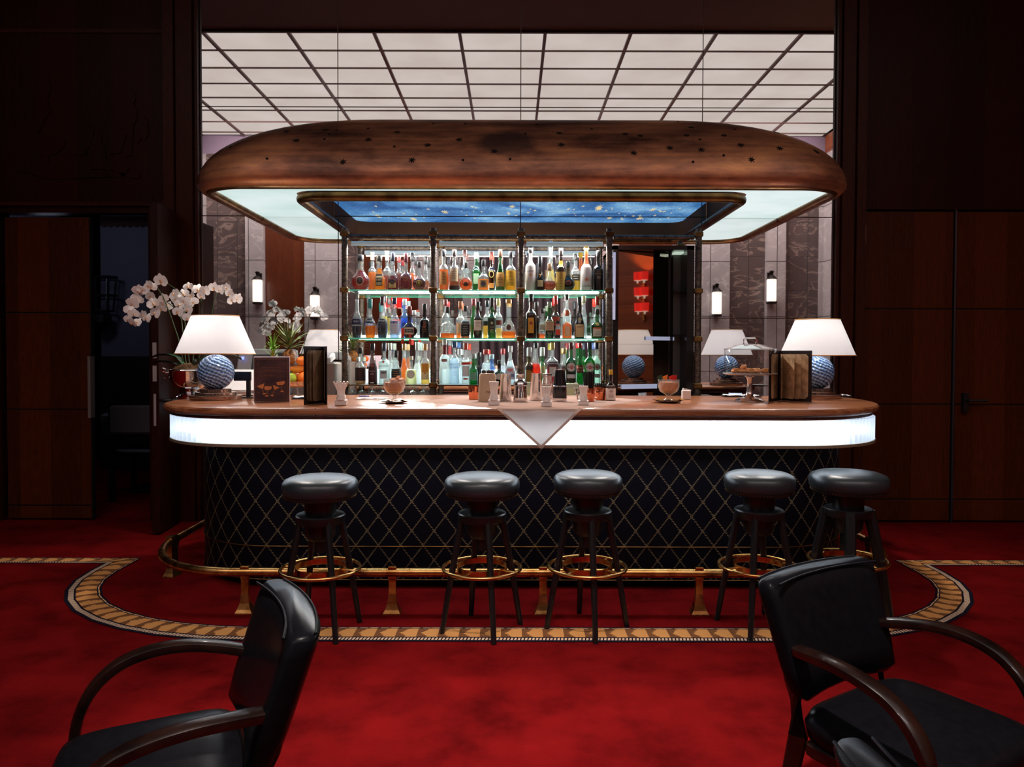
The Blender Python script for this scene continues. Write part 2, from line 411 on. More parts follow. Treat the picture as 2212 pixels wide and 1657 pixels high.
# ceiling above the bar (dark bulkhead), then the luminous ceiling further out
HZ = 5.3
y0 = 2*YM-9.25; y1 = YB
S('ceiling', MB().span((-HX, y0, HZ), (HX, 9.0, HZ+.1)), M_plasterD)
lum = emis('ceiling_glow', (.64, .55, .52), .92)
m, t, b = nt('ceiling_panel_glass'); t.nodes.clear()
tc = N(t, 'ShaderNodeTexCoord'); n1 = N(t, 'ShaderNodeTexNoise', Scale=1.3, Detail=3.); L(t, tc.outputs['Object'], n1.inputs['Vector'])
r = ramp(t, [(.3, (.60, .52, .47)), (.7, (.70, .62, .58))]); L(t, n1.outputs['Fac'], r.inputs[0])
e = N(t, 'ShaderNodeEmission'); e.inputs[1].default_value = .95; L(t, r.outputs[0], e.inputs[0]); o = N(t, 'ShaderNodeOutputMaterial'); L(t, e.outputs[0], o.inputs[0]); M_lum = m
lc = S('ceiling_luminous', MB().span((-5.64, y1, HZ), (5.64, y0, HZ+.05)), M_lum)
tag(lc, 'backlit ceiling of pale rectangular panels')
mull = pm('ceiling_mullion', srgb(92, 62, 56), .5)
mb = MB()
for k in range(-5, 6):
    x = -.66+1.06*k
    if abs(x) < 5.6: mb.span((x-.02, y1, HZ-.03), (x+.02, y0, HZ+.005))
mb.obj('mullion', mull, lc)
mb = MB(); y = y0-.57; k = 0
while y > y1: mb.span((-5.64, y-.008, HZ-.02), (5.64, y+.008, HZ+.004)); y -= .6
mb.obj('mullion', mull, lc)
S('trim_4', MB().span((-HX, y0+.0, HZ-.03), (HX, y0+.04, HZ+.0)), pm('bulkhead_edge', srgb(60, 36, 32), .6))

# ---------------------------------------------------------------- hall behind the camera, seen in the mirror
def bx(px): return (px-1106)*13.6/1600
S('wall_back', MB().span((-HX-.1, YB-.2, 0), (HX+.1, YB-.06, HZ+.1)), M_plaster)
segs = [(433, 448, 'L', 0), (448, 535, 'D', 0), (535, 574, 'L', .1), (574, 660, 'W', 0), (660, 742, 'L', .06), (742, 775, 'D', 0), (775, 905, 'W', 0), (905, 955, 'L', .1),
        (955, 1000, 'D', 0), (1000, 1035, 'L', .1), (1035, 1210, 'C', 0), (1210, 1246, 'L', .1), (1246, 1290, 'C', 0), (1290, 1335, 'L', .05), (1335, 1450, 'W', 0), (1450, 1480, 'D', 0), (1480, 1572, 'L', .08), (1572, 1650, 'D', 0),
        (1650, 1690, 'L', .12), (1690, 1765, 'D', 0), (1765, 1778, 'L', .06)]
m, t, b = nt('grey_curtain'); tc = N(t, 'ShaderNodeTexCoord'); wv = N(t, 'ShaderNodeTexWave', Scale=2.2, Distortion=1.5, Detail=2.); L(t, tc.outputs['Object'], wv.inputs['Vector'])
r = ramp(t, [(0, srgb(64, 54, 60)), (1, srgb(112, 98, 104))]); L(t, wv.outputs['Fac'], r.inputs[0]); L(t, r.outputs[0], b.inputs['Base Color']); b.inputs['Roughness'].default_value = .9; M_curt = m
ZF = 4.95
for k, (a, b_, ty, dp) in enumerate(segs):
    mt = {'L': M_marL, 'D': M_marD, 'W': M_hall2, 'C': M_curt}[ty]
    nm = 'wall_back_curtain' if ty == 'C' else ('wall_back_wood' if ty == 'W' else 'wall_back_marble')
    mb = MB()
    if ty == 'C':
        x0, x1 = bx(a), bx(b_); n = int((x1-x0)/.025); rr = []
        for z in (0, ZF): rr.append([(x0+(x1-x0)*i/n, YB-.02+.03*math.sin(i*.9), z) for i in range(n+1)])
        mb.rings(rr, False)
    else: mb.span((bx(a), YB-.08, 0), (bx(b_), YB+dp, ZF))
    S(nm, mb, mt)
S('wall_left', MB().span((-HX-.1, YB, 0), (-HX, 9, HZ)), M_wall)
S('wall_right', MB().span((HX, YB, 0), (HX+.1, 9, HZ)), M_hall)

for sx in (-1, 1): S('wall_side_marble', MB().span((sx*HX, YB, 0), (sx*(HX-.03), YB+.9, ZF)), M_marL)
def lantern(px, py, s=1.0, dp=.1, nm='hanging'):
    """wall lantern: dark crown, glass cylinder, bulb"""
    t_ = 13.55/F; x = (px-1106)*t_; z = CZ+(765-py)*t_
    e = empty('wall_lantern', (x, YB+dp, z-.22), nm, 'wall lamp', 'wall lanterns on the marble pilasters')
    dk = pm('lantern_bronze', (.02, .016, .014), .4, .6)
    MB().span((-.05, 0, 0), (.05, .02, .55)).span((-.07, .02, -.02), (.07, .16, .02)).obj('bracket', dk, e)
    MB().lathe([(.075, .02), (.085, .04), (.085, .4), (.08, .42)], 16, (0, .1, 0)).obj('glass_cylinder', pm('lantern_glass', (.9, .85, .8), .3, emit=(1, .9, .8), es=1.1), e, True)
    MB().lathe([(.1, .42), (.06, .47), (.02, .5), (.03, .53), (.045, .56), (.01, .58)], 12, (0, .1, 0)).obj('crown', dk, e, True)
    MB().sphere((0, .195, .11), .035, 10).obj('bulb', emis('bulb_white', (1, .93, .85), 14), e, True)
    return e
lantern(563, 632, nm='glass cylinder lantern, leftmost of those seen in the mirror')
lantern(684, 664, nm='glass cylinder lantern seen in the mirror just left of the bottle shelves', dp=.06)
lantern(1543, 655, nm='glass cylinder lantern seen in the mirror just right of the shelves', dp=.08)
lantern(1658, 628, nm='glass cylinder lantern on the marble pilaster, rightmost seen in the mirror', dp=.12)
M_shade_red = pm('red_lampshade', (.55, .01, .01), .7, emit=(.9, .03, .02), es=.75)
M_white_e = pm('pale_metal', (.8, .75, .7), .35, .3, emit=(1, .85, .7), es=.5)
def red_sconce(loc, rz, label, tiers=3, s=1.0):
    e = empty('red_sconce', loc, label, 'wall lamp', rz=rz)
    for k in range(tiers):
        for q in (-1, 1):
            z = -k*.235*s; x = q*.062*s+k*.008
            sh = MB().lathe([(.058*s, 0), (.062*s, .12*s), (.06*s, .12*s), (.056*s, 0)], 16, (x, .1, z)).obj('lamp_shade', M_shade_red, e, True)
            MB().lathe([(.05*s, -.012), (.05*s, -.004)], 12, (x, .1, z)).lathe([(.012*s, -.05*s), (.016*s, -.01)], 8, (x, .1, z)).obj('holder', M_white_e, sh, True)
        MB().tube([(-.062*s, .1, -k*.235*s-.05*s), (-.03*s, .05, -k*.235*s-.085*s), (.03*s, .05, -k*.235*s-.085*s), (.062*s, .1, -k*.235*s-.05*s)], .006, 6).obj('arm', M_brass, e, True)
    MB().span((-.02, 0, -.62), (.02, .03, .1)).obj('back_plate', M_brass, e)
    lamp('sconce_light', 'POINT', Vector(loc)+Matrix.Rotation(rz, 3, 'Z') @ Vector((.062, .1, .07)), 34, (1, .5, .22), shadow_soft_size=.015)
    return e
red_sconce((bx(858), YB, 2.15), 0, 'red shaded wall lamp seen in the mirror behind the bottles of the left shelf bay', 2, 1.9)
red_sconce((bx(1306), YB+.05, 2.65), 0, 'red shaded wall lamp reflected at the right edge of the third shelf bay', 2, 1.5)
red_sconce((HX, 2.22, 2.44), PI/2, 'three-tier red shaded wall lamp reflected in the angled cabinet mirror', 3, 1.0)

# ---------------------------------------------------------------- wood walls left and right of the mirror
zdoor = Z(462, WY); x_a, x_b = X(203, WY), X(322, WY)     # open doorway
wl = MB(); wl.span((-HX, WY, zdoor), (XL-.2, WY+.12, ZT+1)); wl.span((X(322, WY)+.0, WY, 0), (XL-.2, WY+.12, zdoor))
wl.span((-HX, WY, 0), (X(2, WY), WY+.12, zdoor))
S('wall_front', wl, M_wall)
wr = MB(); zr = Z(452, WY, 1950); xd0, xd1 = X(1862, WY), HX
wr.span((XR+.2, WY, 0), (xd0, WY+.12, ZT+1)); wr.span((xd0, WY, zr), (HX, WY+.12, ZT+1)); S('wall_front_right', wr, M_wall)
# pilasters framing the mirror
S('trim_5', MB().span((XL-.16, YM-.07, 0), (XL-.035, YM+.02, ZT+1)).span((XL-.027, YM-.045, 0), (XL-.004, YM+.02, ZT+1)).span((XL-.25, WY-.04, 0), (XL-.17, WY+.02, ZT+1)), M_frame)
S('trim_6', MB().span((XR+.035, YM-.07, 0), (XR+.13, YM+.02, ZT+1)).span((XR+.004, YM-.045, 0), (XR+.027, YM+.02, ZT+1)).span((XR+.14, WY-.04, 0), (XR+.21, WY+.02, ZT+1)), M_frame)
S('ceiling_bulkhead', MB().span((-HX, WY-.14, ZT+.75), (HX, YM+.1, HZ)), M_plasterD)
# picture-rail lines and relief on the left
S('trim_7', MB().span((-HX, WY-.03, Z(448, WY)), (XL-.2, WY, Z(440, WY))).span((X(372, WY), WY-.02, Z(440, WY)), (X(378, WY), WY, ZT)), M_frame)
S('trim_8', MB().span((-HX, WY-.012, Z(74, WY)), (X(372, WY), WY, Z(66, WY))), M_frame)
def leaf_door(name, x0, x1, z1, lines, label, mat=M_wall2, y=WY+.02):
    """door leaf of stacked veneer panels with narrow grooves"""
    d = S(name, MB().span((x0, y+.012, .01), (x1, y+.06, z1)), M_black); tag(d, label)
    zz = [.01]+lines+[z1]
    for a, b_ in zip(zz, zz[1:]):
        MB().span((x0+.004, y, a+.005), (x1-.004, y+.02, b_-.005), bev=.003).obj('door_panel', mat, d)
    return d
d1 = leaf_door('door_1', X(8, WY), X(192, WY), Z(470, WY), [Z(1096, WY), Z(888, WY), Z(678, WY)], 'sliding veneered door leaf beside the dark doorway')
MB().span((X(193, WY)-.01, WY-.01, Z(905, WY)), (X(199, WY)-.01, WY+.05, Z(772, WY))).obj('edge_pull', pm('worn_metal', srgb(150, 140, 135), .4, .6), d1)
d2 = leaf_door('door_2', X(1866, WY), X(2060, WY), zr-.01, [Z(1080, WY, 1950), Z(874, WY, 1950), Z(667, WY, 1950)], 'veneered double door leaf right of the bar')
d3 = leaf_door('door_3', X(2066, WY), X(2262, WY), zr-.01, [Z(1080, WY, 1950), Z(874, WY, 1950), Z(667, WY, 1950)], 'veneered door leaf with black lever handle')
S('trim_9', MB().span((X(2061, WY), WY+.01, 0), (X(2065, WY), WY+.07, zr)), pm('steel_edge', (.08, .09, .12), .3, .8))
p = P(2085, 870, WY)
h = MB().span((p.x-.02, WY-.015, p.z-.075), (p.x+.02, WY+.03, p.z+.075)).tube([(p.x, WY, p.z+.02), (p.x, WY-.05, p.z+.02), (p.x+.14, WY-.055, p.z+.02)], .01, 8).obj('door_handle', M_blackp, d3, True)
MB().span((X(1860, WY)-.005, WY-.01, Z(525, WY)), (X(1866, WY), WY+.02, Z(485, WY))).obj('hinge', M_steel, d2)
# open leaf standing out from the jamb, with lock plates in its edge
hx, hy = X(392, WY)-.02, WY-.06; fx, fy = X(334, 5.3), 5.30
dv = Vector((fx-hx, fy-hy, 0)); ln = dv.length; ang = math.atan2(dv.y, dv.x)
R4 = Matrix.Rotation(ang, 3, 'Z'); zl = Z(437, 5.3, 330)
d4 = S('door_4', MB().box(R4 @ Vector((ln/2, 0, zl/2+.005))+Vector((hx, hy, 0)), (ln, .055, zl-.01), R4, bev=.004), M_wall); tag(d4, 'open door leaf seen edge-on beside the bar')
def onedge(z0, z1, wd, nm, mat):
    MB().box(R4 @ Vector((ln+.002, 0, (z0+z1)/2))+Vector((hx, hy, 0)), (.006, wd, z1-z0), R4).obj(nm, mat, d4)
mp_ = pm('nickel_plate', srgb(190, 180, 176), .35, .5)
for a, b_ in ((776, 742), (826, 792), (922, 853)): onedge(Z(a, 5.3), Z(b_, 5.3), .026 if b_ != 853 else .016, 'lock_plate', mp_)
q = R4 @ Vector((ln-.06, -.03, 0))+Vector((hx, hy, Z(868, 5.3)))
MB().tube([q, q+R4 @ Vector((0, .12, 0))], .012, 8).tube([q+R4 @ Vector((0, .12, 0)), q+R4 @ Vector((-.1, .12, 0))], .01, 8).obj('door_handle', M_blackp, d4, True)
# carved relief, almost lost in the dark above the doorway
def RP(px, py, dy=0): p = P(px, py, WY-dy); return p
def fig(pts, th=.012): return MB().poly([RP(*q) for q in pts], th)
rel = empty('wall_relief', RP(190, 385), 'carved wooden relief with figures above the left doorway', 'relief')
for nm, pt in (('ground_line', [(48, 358), (100, 380), (200, 376), (240, 372), (305, 378), (300, 386), (240, 382), (170, 386), (104, 388), (46, 368)]),
               ('carved_figure', [(280, 205), (290, 200), (294, 214), (290, 226), (297, 240), (296, 262), (290, 268), (288, 300), (286, 336), (272, 340), (278, 300), (274, 290), (262, 330), (240, 334), (258, 320), (262, 262), (254, 250), (270, 228), (282, 224)]),
               ('carved_figure', [(204, 286), (214, 282), (222, 292), (220, 306), (228, 320), (230, 344), (262, 348), (280, 362), (270, 384), (258, 374), (232, 366), (196, 366), (196, 346), (190, 340), (196, 312), (200, 304)]),
               ('carved_barrel', [(146, 276), (200, 272), (206, 290), (186, 336), (150, 334), (144, 300)]),
               ('carved_animal', [(78, 324), (86, 328), (110, 322), (128, 312), (140, 304), (140, 318), (120, 334), (108, 336), (104, 354), (96, 338), (84, 336)]),
               ('carved_tree', [(96, 180), (106, 170), (112, 190), (104, 214), (110, 240), (96, 262), (84, 290), (82, 250), (76, 220)]),
               ('carved_tree', [(300, 262), (312, 250), (320, 262), (322, 290), (314, 306), (306, 300), (298, 310), (302, 284)])):
    o = fig(pt).obj(nm, M_wall, rel); o.location = -rel.location
# room seen through the doorway
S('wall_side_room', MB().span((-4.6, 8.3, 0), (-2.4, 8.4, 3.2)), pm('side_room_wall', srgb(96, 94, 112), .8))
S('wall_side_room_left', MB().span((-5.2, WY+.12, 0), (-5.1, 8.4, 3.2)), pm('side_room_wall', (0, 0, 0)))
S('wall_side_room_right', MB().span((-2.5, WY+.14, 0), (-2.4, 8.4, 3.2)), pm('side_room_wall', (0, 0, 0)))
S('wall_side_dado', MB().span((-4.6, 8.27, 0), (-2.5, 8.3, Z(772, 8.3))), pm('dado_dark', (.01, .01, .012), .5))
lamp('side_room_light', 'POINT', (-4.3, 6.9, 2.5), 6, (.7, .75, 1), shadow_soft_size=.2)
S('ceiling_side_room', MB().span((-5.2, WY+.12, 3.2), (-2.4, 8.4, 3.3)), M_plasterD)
mb = MB(); vx0, vx1 = X(208, WY+.06), X(320, WY+.06)
v = [(vx0+(vx1-vx0)*i/24, zdoor-.07-.02*abs(math.sin(i*PI/3))) for i in range(25)]
mb.poly([(x, WY+.13, z) for x, z in v]+[(vx1, WY+.13, zdoor), (vx0, WY+.13, zdoor)], .02, (0, 1, 0))
tag(mb.obj('valance', pm('valance_cloth', (.02, .018, .03), .9)), 'dark scalloped valance at the top of the open doorway', 'valance')
e = empty('wall_sconce', P(232, 640, 8.25), 'dark wire-framed wall sconce inside the room beyond the doorway', 'wall lamp')
mb = MB()
for z in (-.17, .0, .2): mb.tube([(.17*math.cos(a*PI/12)*(1-.25*(z < 0)), -.12+.11*math.sin(a*PI/12), z) for a in range(24)], .01, 6, True)
for a in range(8):
    c_, s_ = math.cos(a*PI/4), math.sin(a*PI/4); mb.tube([(.13*c_, -.12+.085*s_, -.17), (.17*c_, -.12+.11*s_, .2)], .008, 5)
mb.obj('cage', M_blackp, e, True); MB().lathe([(.02, -.38), (.1, -.3), (.1, -.22), (.04, -.17)], 12, (0, -.12, 0)).obj('bowl', M_blackp, e, True)
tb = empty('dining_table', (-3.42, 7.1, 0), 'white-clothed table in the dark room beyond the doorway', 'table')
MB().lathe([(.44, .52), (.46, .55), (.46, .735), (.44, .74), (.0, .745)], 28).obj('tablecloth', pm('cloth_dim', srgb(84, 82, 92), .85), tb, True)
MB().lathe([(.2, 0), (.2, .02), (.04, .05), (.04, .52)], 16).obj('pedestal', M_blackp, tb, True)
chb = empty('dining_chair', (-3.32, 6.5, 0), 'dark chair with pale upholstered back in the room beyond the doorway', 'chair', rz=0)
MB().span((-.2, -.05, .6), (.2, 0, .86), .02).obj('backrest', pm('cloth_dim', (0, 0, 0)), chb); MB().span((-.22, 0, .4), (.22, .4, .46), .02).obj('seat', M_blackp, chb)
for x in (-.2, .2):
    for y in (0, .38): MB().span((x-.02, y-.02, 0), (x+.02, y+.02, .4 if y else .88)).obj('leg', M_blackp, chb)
# ---------------------------------------------------------------- canopy over the bar
can = empty('bar_canopy', (CX, 5.2, 2.37), 'big rounded copper canopy with glowing soffit above the bar', 'canopy')
def under(o, e): o.parent = e; o.matrix_parent_inverse = e.matrix_basis.inverted(); return o
def rel(o, e):      # built in world coordinates, hung on empty e
    o.parent = e; o.location = tuple(-x for x in e.location); return o
CB = YM-.004
rings = []
prof = [(-.0, 2.35, .32), (-.03, 2.352, .34), (-.058, 2.385, .36)]
for k in range(0, 22):
    u = PI/2*k/21; prof.append((-.065+1.02*(1-math.cos(u)**1.12), 2.405+.60*math.sin(u)**1.0, .38+.12*math.sin(u)))
shell = MB()
for i, z, r_ in prof:
    hw = 2.06-i*1.0; fr = 4.62+i*1.08; bk = CB
    ry = min(r_, (bk-fr)*.9); rings.append([(x, min(y, bk), z) for x, y in upath(hw, fr, min(r_*1.25, hw*.9), bk, 16, ry=max(.02, ry))])
shell.rings(rings, False)
def copper():
    m, t, b = nt('patinated_copper')
    tc = N(t, 'ShaderNodeTexCoord'); mp = N(t, 'ShaderNodeMapping'); mp.inputs['Scale'].default_value = (.7, 1, 1.9); L(t, tc.outputs['Object'], mp.inputs[0])
    n = N(t, 'ShaderNodeTexNoise', Scale=2.2, Detail=7., Roughness=.62); L(t, mp.outputs[0], n.inputs['Vector'])
    mp2 = N(t, 'ShaderNodeMapping'); mp2.inputs['Scale'].default_value = (.5, 1, 14); L(t, tc.outputs['Object'], mp2.inputs[0])
    n2 = N(t, 'ShaderNodeTexNoise', Scale=3., Detail=6.); L(t, mp2.outputs[0], n2.inputs['Vector'])
    f = mathn(t, 'ADD', mathn(t, 'MULTIPLY', n.outputs['Fac'], .8), mathn(t, 'MULTIPLY', n2.outputs['Fac'], .2))
    r = ramp(t, [(.36, srgb(84, 56, 46)), (.45, srgb(146, 98, 76)), (.54, srgb(200, 136, 100)), (.64, srgb(240, 170, 112))]); L(t, f, r.inputs[0])
    # one worn grey patch on the front
    gr = N(t, 'ShaderNodeVectorMath', operation='SUBTRACT'); gr.inputs[1].default_value = (CX-.10, 4.75, 2.62); L(t, tc.outputs['Object'], gr.inputs[0])
    sc_ = N(t, 'ShaderNodeVectorMath', operation='MULTIPLY'); sc_.inputs[1].default_value = (4.2, 1.2, 8); L(t, gr.outputs[0], sc_.inputs[0])
    le = N(t, 'ShaderNodeVectorMath', operation='LENGTH'); L(t, sc_.outputs[0], le.inputs[0])
    ln_ = mathn(t, 'ADD', le.outputs['Value'], mathn(t, 'MULTIPLY', n.outputs['Fac'], .8))
    rp = ramp(t, [(.75, (1, 1, 1)), (1.0, (0, 0, 0))]); sc2 = mathn(t, 'MULTIPLY', ln_, .75); L(t, sc2, rp.inputs[0])
    c = mixc(t, mathn(t, 'MULTIPLY', rp.outputs[0], .75), r.outputs[0], srgb(58, 50, 54)); L(t, c, b.inputs['Base Color'])
    b.inputs['Metallic'].default_value = .45; b.inputs['Roughness'].default_value = .4
    bp = N(t, 'ShaderNodeBump', Strength=.12, Distance=.02); L(t, n.outputs['Fac'], bp.inputs['Height']); L(t, bp.outputs[0], b.inputs['Normal'])
    return m
M_copper = copper()
o_shell = rel(shell.obj('copper_shell', M_copper, None, 60), can)
bvh = BVHTree.FromPolygons([Vector(v) for v in shell.v], shell.f)
M_hole = pm('pierced_hole', (.004, .003, .003), .9)
stars = [(640, 304), (703, 281), (796, 302), (858, 286), (741, 350), (924, 314), (890, 346), (992, 302), (1068, 327), (1208, 288), (1212, 313), (1369, 331), (1351, 290), (1383, 294), (1447, 320), (1493, 276),
         (1483, 293), (1515, 324), (1564, 293), (1600, 314), (1623, 345), (1678, 287), (1684, 321), (1763, 328), (619, 285)]
dots = [(577, 343), (701, 301), (727, 281), (852, 317), (1000, 346), (1135, 290), (1102, 344), (1512, 302), (1563, 336), (1497, 350), (1640, 275), (498, 318), (936, 268), (1160, 269), (1278, 279), (1588, 280), (1464, 263), (711, 290), (1005, 268), (795, 278)]
def pierce(px, py, r_, star):
    d = ray(px, py).normalized(); h, nrm, _, _ = bvh.ray_cast(Vector((0, 0, CZ)), d)
    if h is None: return
    if nrm.dot(d) > 0: nrm = -nrm
    z = nrm; xx = Vector((0, 0, 1)).cross(z).normalized(); yy = z.cross(xx); pts = []
    k = 14 if star else 12; off = random.random()
    for i in range(k):
        a = 2*PI*i/k+off; q = r_ if (not star or i % 2 == 0) else r_*.36; pts.append(h+z*.004+(xx*math.cos(a)+yy*math.sin(a))*q)
    mb = MB().poly([tuple(q) for q in pts], .003, -z)
    rel(mb.obj('pierced_star' if star else 'pierced_dot', M_hole), can)
for s_ in stars: pierce(*s_, .024 if s_[1] > 297 else .02, True)
for s_ in dots: pierce(*s_, .008, False)
M_rim = noisy('rim_brass', srgb(120, 96, 66), srgb(182, 150, 108), 9, rough=.3, metal=.9, rvar=.08)
# brass bullnose around the soffit
tp = upath(2.04, 4.66, .30, CB, 14, .26)
rel(MB().tube([(x, y, 2.376) for x, y in tp], .037, 14, cap=False).obj('soffit_rim', M_rim, None, True), can)
for sx in (-1, 1):
    rel(MB().tube([(CX+sx*2.04, CB-.10, 2.376), (CX+sx*2.04, CB-.002, 2.376)], .039, 14).obj('rim_collar', M_rim, None, True), can)
# soffit (lit glass) between rim and inner ring
o1 = upath(2.035, 4.665, .30, CB, 14, .26); i1 = upath(1.50, 4.86, .16, CB, 14, .12)
m, t, b = nt('soffit_glass'); t.nodes.clear()
tc = N(t, 'ShaderNodeTexCoord'); n1 = N(t, 'ShaderNodeTexNoise', Scale=2., Detail=3.); L(t, tc.outputs['Object'], n1.inputs['Vector'])
r = ramp(t, [(.35, srgb(204, 226, 222)), (.65, srgb(230, 242, 242))]); L(t, n1.outputs['Fac'], r.inputs[0])
e = N(t, 'ShaderNodeEmission'); e.inputs[1].default_value = 1.0; L(t, r.outputs[0], e.inputs[0]); o = N(t, 'ShaderNodeOutputMaterial'); L(t, e.outputs[0], o.inputs[0])
rel(MB().rings([[(x, y, 2.374) for x, y in o1], [(x, y, 2.374) for x, y in i1]], False).obj('lit_soffit', m), can)
# inner ring: bronze roll and upstand, blue starry panel above
rel(MB().tube([(x, y, 2.343) for x, y in upath(1.475, 4.885, .16, CB, 14, .12)], .034, 12, cap=False).obj('inner_roll', M_bronze, None, True), can)
i2 = upath(1.45, 4.91, .14, CB, 14, .11)
rel(MB().rings([[(x, y, 2.35) for x, y in i2], [(x, y, 2.50) for x, y in i2]], False).obj('inner_upstand', pm('dark_upstand', srgb(92, 60, 40), .8, 0, .1), None, True), can)
m, t, b = nt('starry_paint_glow')
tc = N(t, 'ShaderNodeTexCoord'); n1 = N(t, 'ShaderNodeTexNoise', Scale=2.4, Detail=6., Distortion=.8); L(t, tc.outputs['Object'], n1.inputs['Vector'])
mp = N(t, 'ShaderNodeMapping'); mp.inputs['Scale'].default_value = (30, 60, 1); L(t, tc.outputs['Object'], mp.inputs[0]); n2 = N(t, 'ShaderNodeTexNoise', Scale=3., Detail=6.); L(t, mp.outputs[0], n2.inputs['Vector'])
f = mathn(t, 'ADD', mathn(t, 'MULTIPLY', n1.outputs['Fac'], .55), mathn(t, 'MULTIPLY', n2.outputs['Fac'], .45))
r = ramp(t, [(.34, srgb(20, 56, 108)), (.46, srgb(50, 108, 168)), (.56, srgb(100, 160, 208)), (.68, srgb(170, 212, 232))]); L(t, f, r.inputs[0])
L(t, r.outputs[0], b.inputs['Base Color']); L(t, r.outputs[0], b.inputs['Emission Color']); b.inputs['Emission Strength'].default_value = 1.0; b.inputs['Roughness'].default_value = .5  # emission imitates the light falling on the painted panel
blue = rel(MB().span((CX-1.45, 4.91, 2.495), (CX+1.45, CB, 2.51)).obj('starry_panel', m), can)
gold = pm('gold_star', srgb(232, 212, 160), .5, emit=srgb(232, 212, 160), es=.8)  # painted stars, given emission to look lit
rs = random.Random(5)
for i in range(60):
    big = i < 9; rr = rs.uniform(.024, .034) if big else rs.uniform(.006, .014)
    x = CX+rs.uniform(-1.25, 1.3); y = rs.uniform(5.06, 5.66); k = 16 if big else 8
    pts = [(x+(rr if q % 2 == 0 else rr*.28)*math.cos(2*PI*q/k), y+3.2*(rr if q % 2 == 0 else rr*.28)*math.sin(2*PI*q/k), 2.4945) for q in range(k)]
    s_ = MB().poly(pts, .002, (0, 0, -1)).obj('gold_star', gold); s_.parent = blue
rel(MB().tube([(CX-1.62, CB-.01, 2.36), (CX-1.62, CB-.01, 3.9)], .004, 5).obj('stay_wire', M_seam), can) if False else None

# ---------------------------------------------------------------- bar counter
bar = empty('bar_counter', (CX, 4.4, 0), 'curved bar with glowing fluted band and rope-lattice navy front', 'bar')
def plan(hw, f, rf, bk, rb, n=16, cx=CX, ryf=None):
    ryf = ryf or rf; pts = []; xr = .10
    for cxs, cys, rx, ry, a0 in ((cx-hw+rf, f+ryf, rf, ryf, PI), (cx+hw+xr-rf-.12, f+ryf+.28, rf+.12, ryf+.28, 1.5*PI), (cx+hw+xr-rb, bk-rb, rb, rb, 0), (cx-hw+rb, bk-rb, rb, rb, PI/2)):
        for i in range(n+1):
            a = a0+PI/2*i/n; pts.append((cxs+rx*math.cos(a), cys+ry*math.sin(a)))
    return pts
ZC = 1.03
m, t, b = nt('counter_wood'); M_counter = m
tc = N(t, 'ShaderNodeTexCoord'); mp = N(t, 'ShaderNodeMapping'); mp.inputs['Scale'].default_value = (2, 26, 26); L(t, tc.outputs['Object'], mp.inputs[0])
n = N(t, 'ShaderNodeTexNoise', Scale=1.6, Detail=6., Distortion=.3); L(t, mp.outputs[0], n.inputs['Vector'])
r = ramp(t, [(.3, srgb(120, 66, 40)), (.5, srgb(160, 98, 62)), (.7, srgb(186, 124, 84))]); L(t, n.outputs['Fac'], r.inputs[0]); L(t, r.outputs[0], b.inputs['Base Color'])
b.inputs['Roughness'].default_value = .28; b.inputs['Coat Weight'].default_value = .5; b.inputs['Coat Roughness'].default_value = .1
def section(parts):   # list of (inset, z)
    return [[(x, y, z) for x, y in plan(2.065-i, 3.80+i, .62, 5.04-i, .22, ryf=.66, cx=.045)] for i, z in parts]
rs_ = section([(.0, ZC-.035), (-.006, ZC-.025), (-.006, ZC-.012), (.0, ZC-.003), (.008, ZC)])
top = MB(); top.rings(rs_, True, True, True)
rel(top.obj('countertop', M_counter, None, 30), bar)
M_mould = wood('moulding_wood', srgb(52, 26, 18), srgb(112, 64, 46), plank=3, horiz=True)
mold = MB(); mold.rings(section([(.03, ZC-.062), (.018, ZC-.060), (.018, ZC-.046), (.008, ZC-.042), (.004, ZC-.036)]), True, True, True)
rel(mold.obj('edge_moulding', M_mould, None, 30), bar)
rel(MB().span((X(680, 3.8), 3.7985, ZC-.04), (X(680, 3.8)+.002, 3.83, ZC+.0006)).obj('joint_line', M_black), bar)
# fluted glass band
bz0, bz1 = .836, ZC-.063
M_flute = None
def flutemat():
    m, t, b = nt('fluted_glass'); t.nodes.clear()
    o = N(t, 'ShaderNodeOutputMaterial')
    tl = N(t, 'ShaderNodeBsdfTranslucent'); tl.inputs[0].default_value = (.86, .93, 1, 1)
    tr = N(t, 'ShaderNodeBsdfRefraction', Roughness=.22, IOR=1.25); tr.inputs[0].default_value = (.9, .96, 1, 1)
    g = N(t, 'ShaderNodeBsdfGlossy', Roughness=.12)
    m1 = N(t, 'ShaderNodeMixShader'); m1.inputs[0].default_value = .35; L(t, tl.outputs[0], m1.inputs[1]); L(t, tr.outputs[0], m1.inputs[2])
    e = N(t, 'ShaderNodeEmission'); e.inputs[0].default_value = (.72, .84, 1, 1); e.inputs[1].default_value = .32
    m2 = N(t, 'ShaderNodeMixShader'); m2.inputs[0].default_value = .07; L(t, m1.outputs[0], m2.inputs[1]); L(t, g.outputs[0], m2.inputs[2])
    a = N(t, 'ShaderNodeAddShader'); L(t, m2.outputs[0], a.inputs[0]); L(t, e.outputs[0], a.inputs[1]); L(t, a.outputs[0], o.inputs[0]); return m
def dense(hw, f, r_, bk, step, ry=None):
    base = [Vector((x, y)) for x, y in upath(hw, f, r_, bk, 40, ry)]
    out = []; acc = 0; nxt = 0; s = 0
    for a, b_ in zip(base, base[1:]):
        l = (b_-a).length
        while nxt <= s+l:
            out.append((a.lerp(b_, (nxt-s)/l), (b_-a).normalized(), nxt)); nxt += step
        s += l
    return out, s
BP = (2.035, 3.835, .58)
dp, tot = dense(BP[0], BP[1], BP[2], 4.86, .041/8, .58)
ringA = []; 
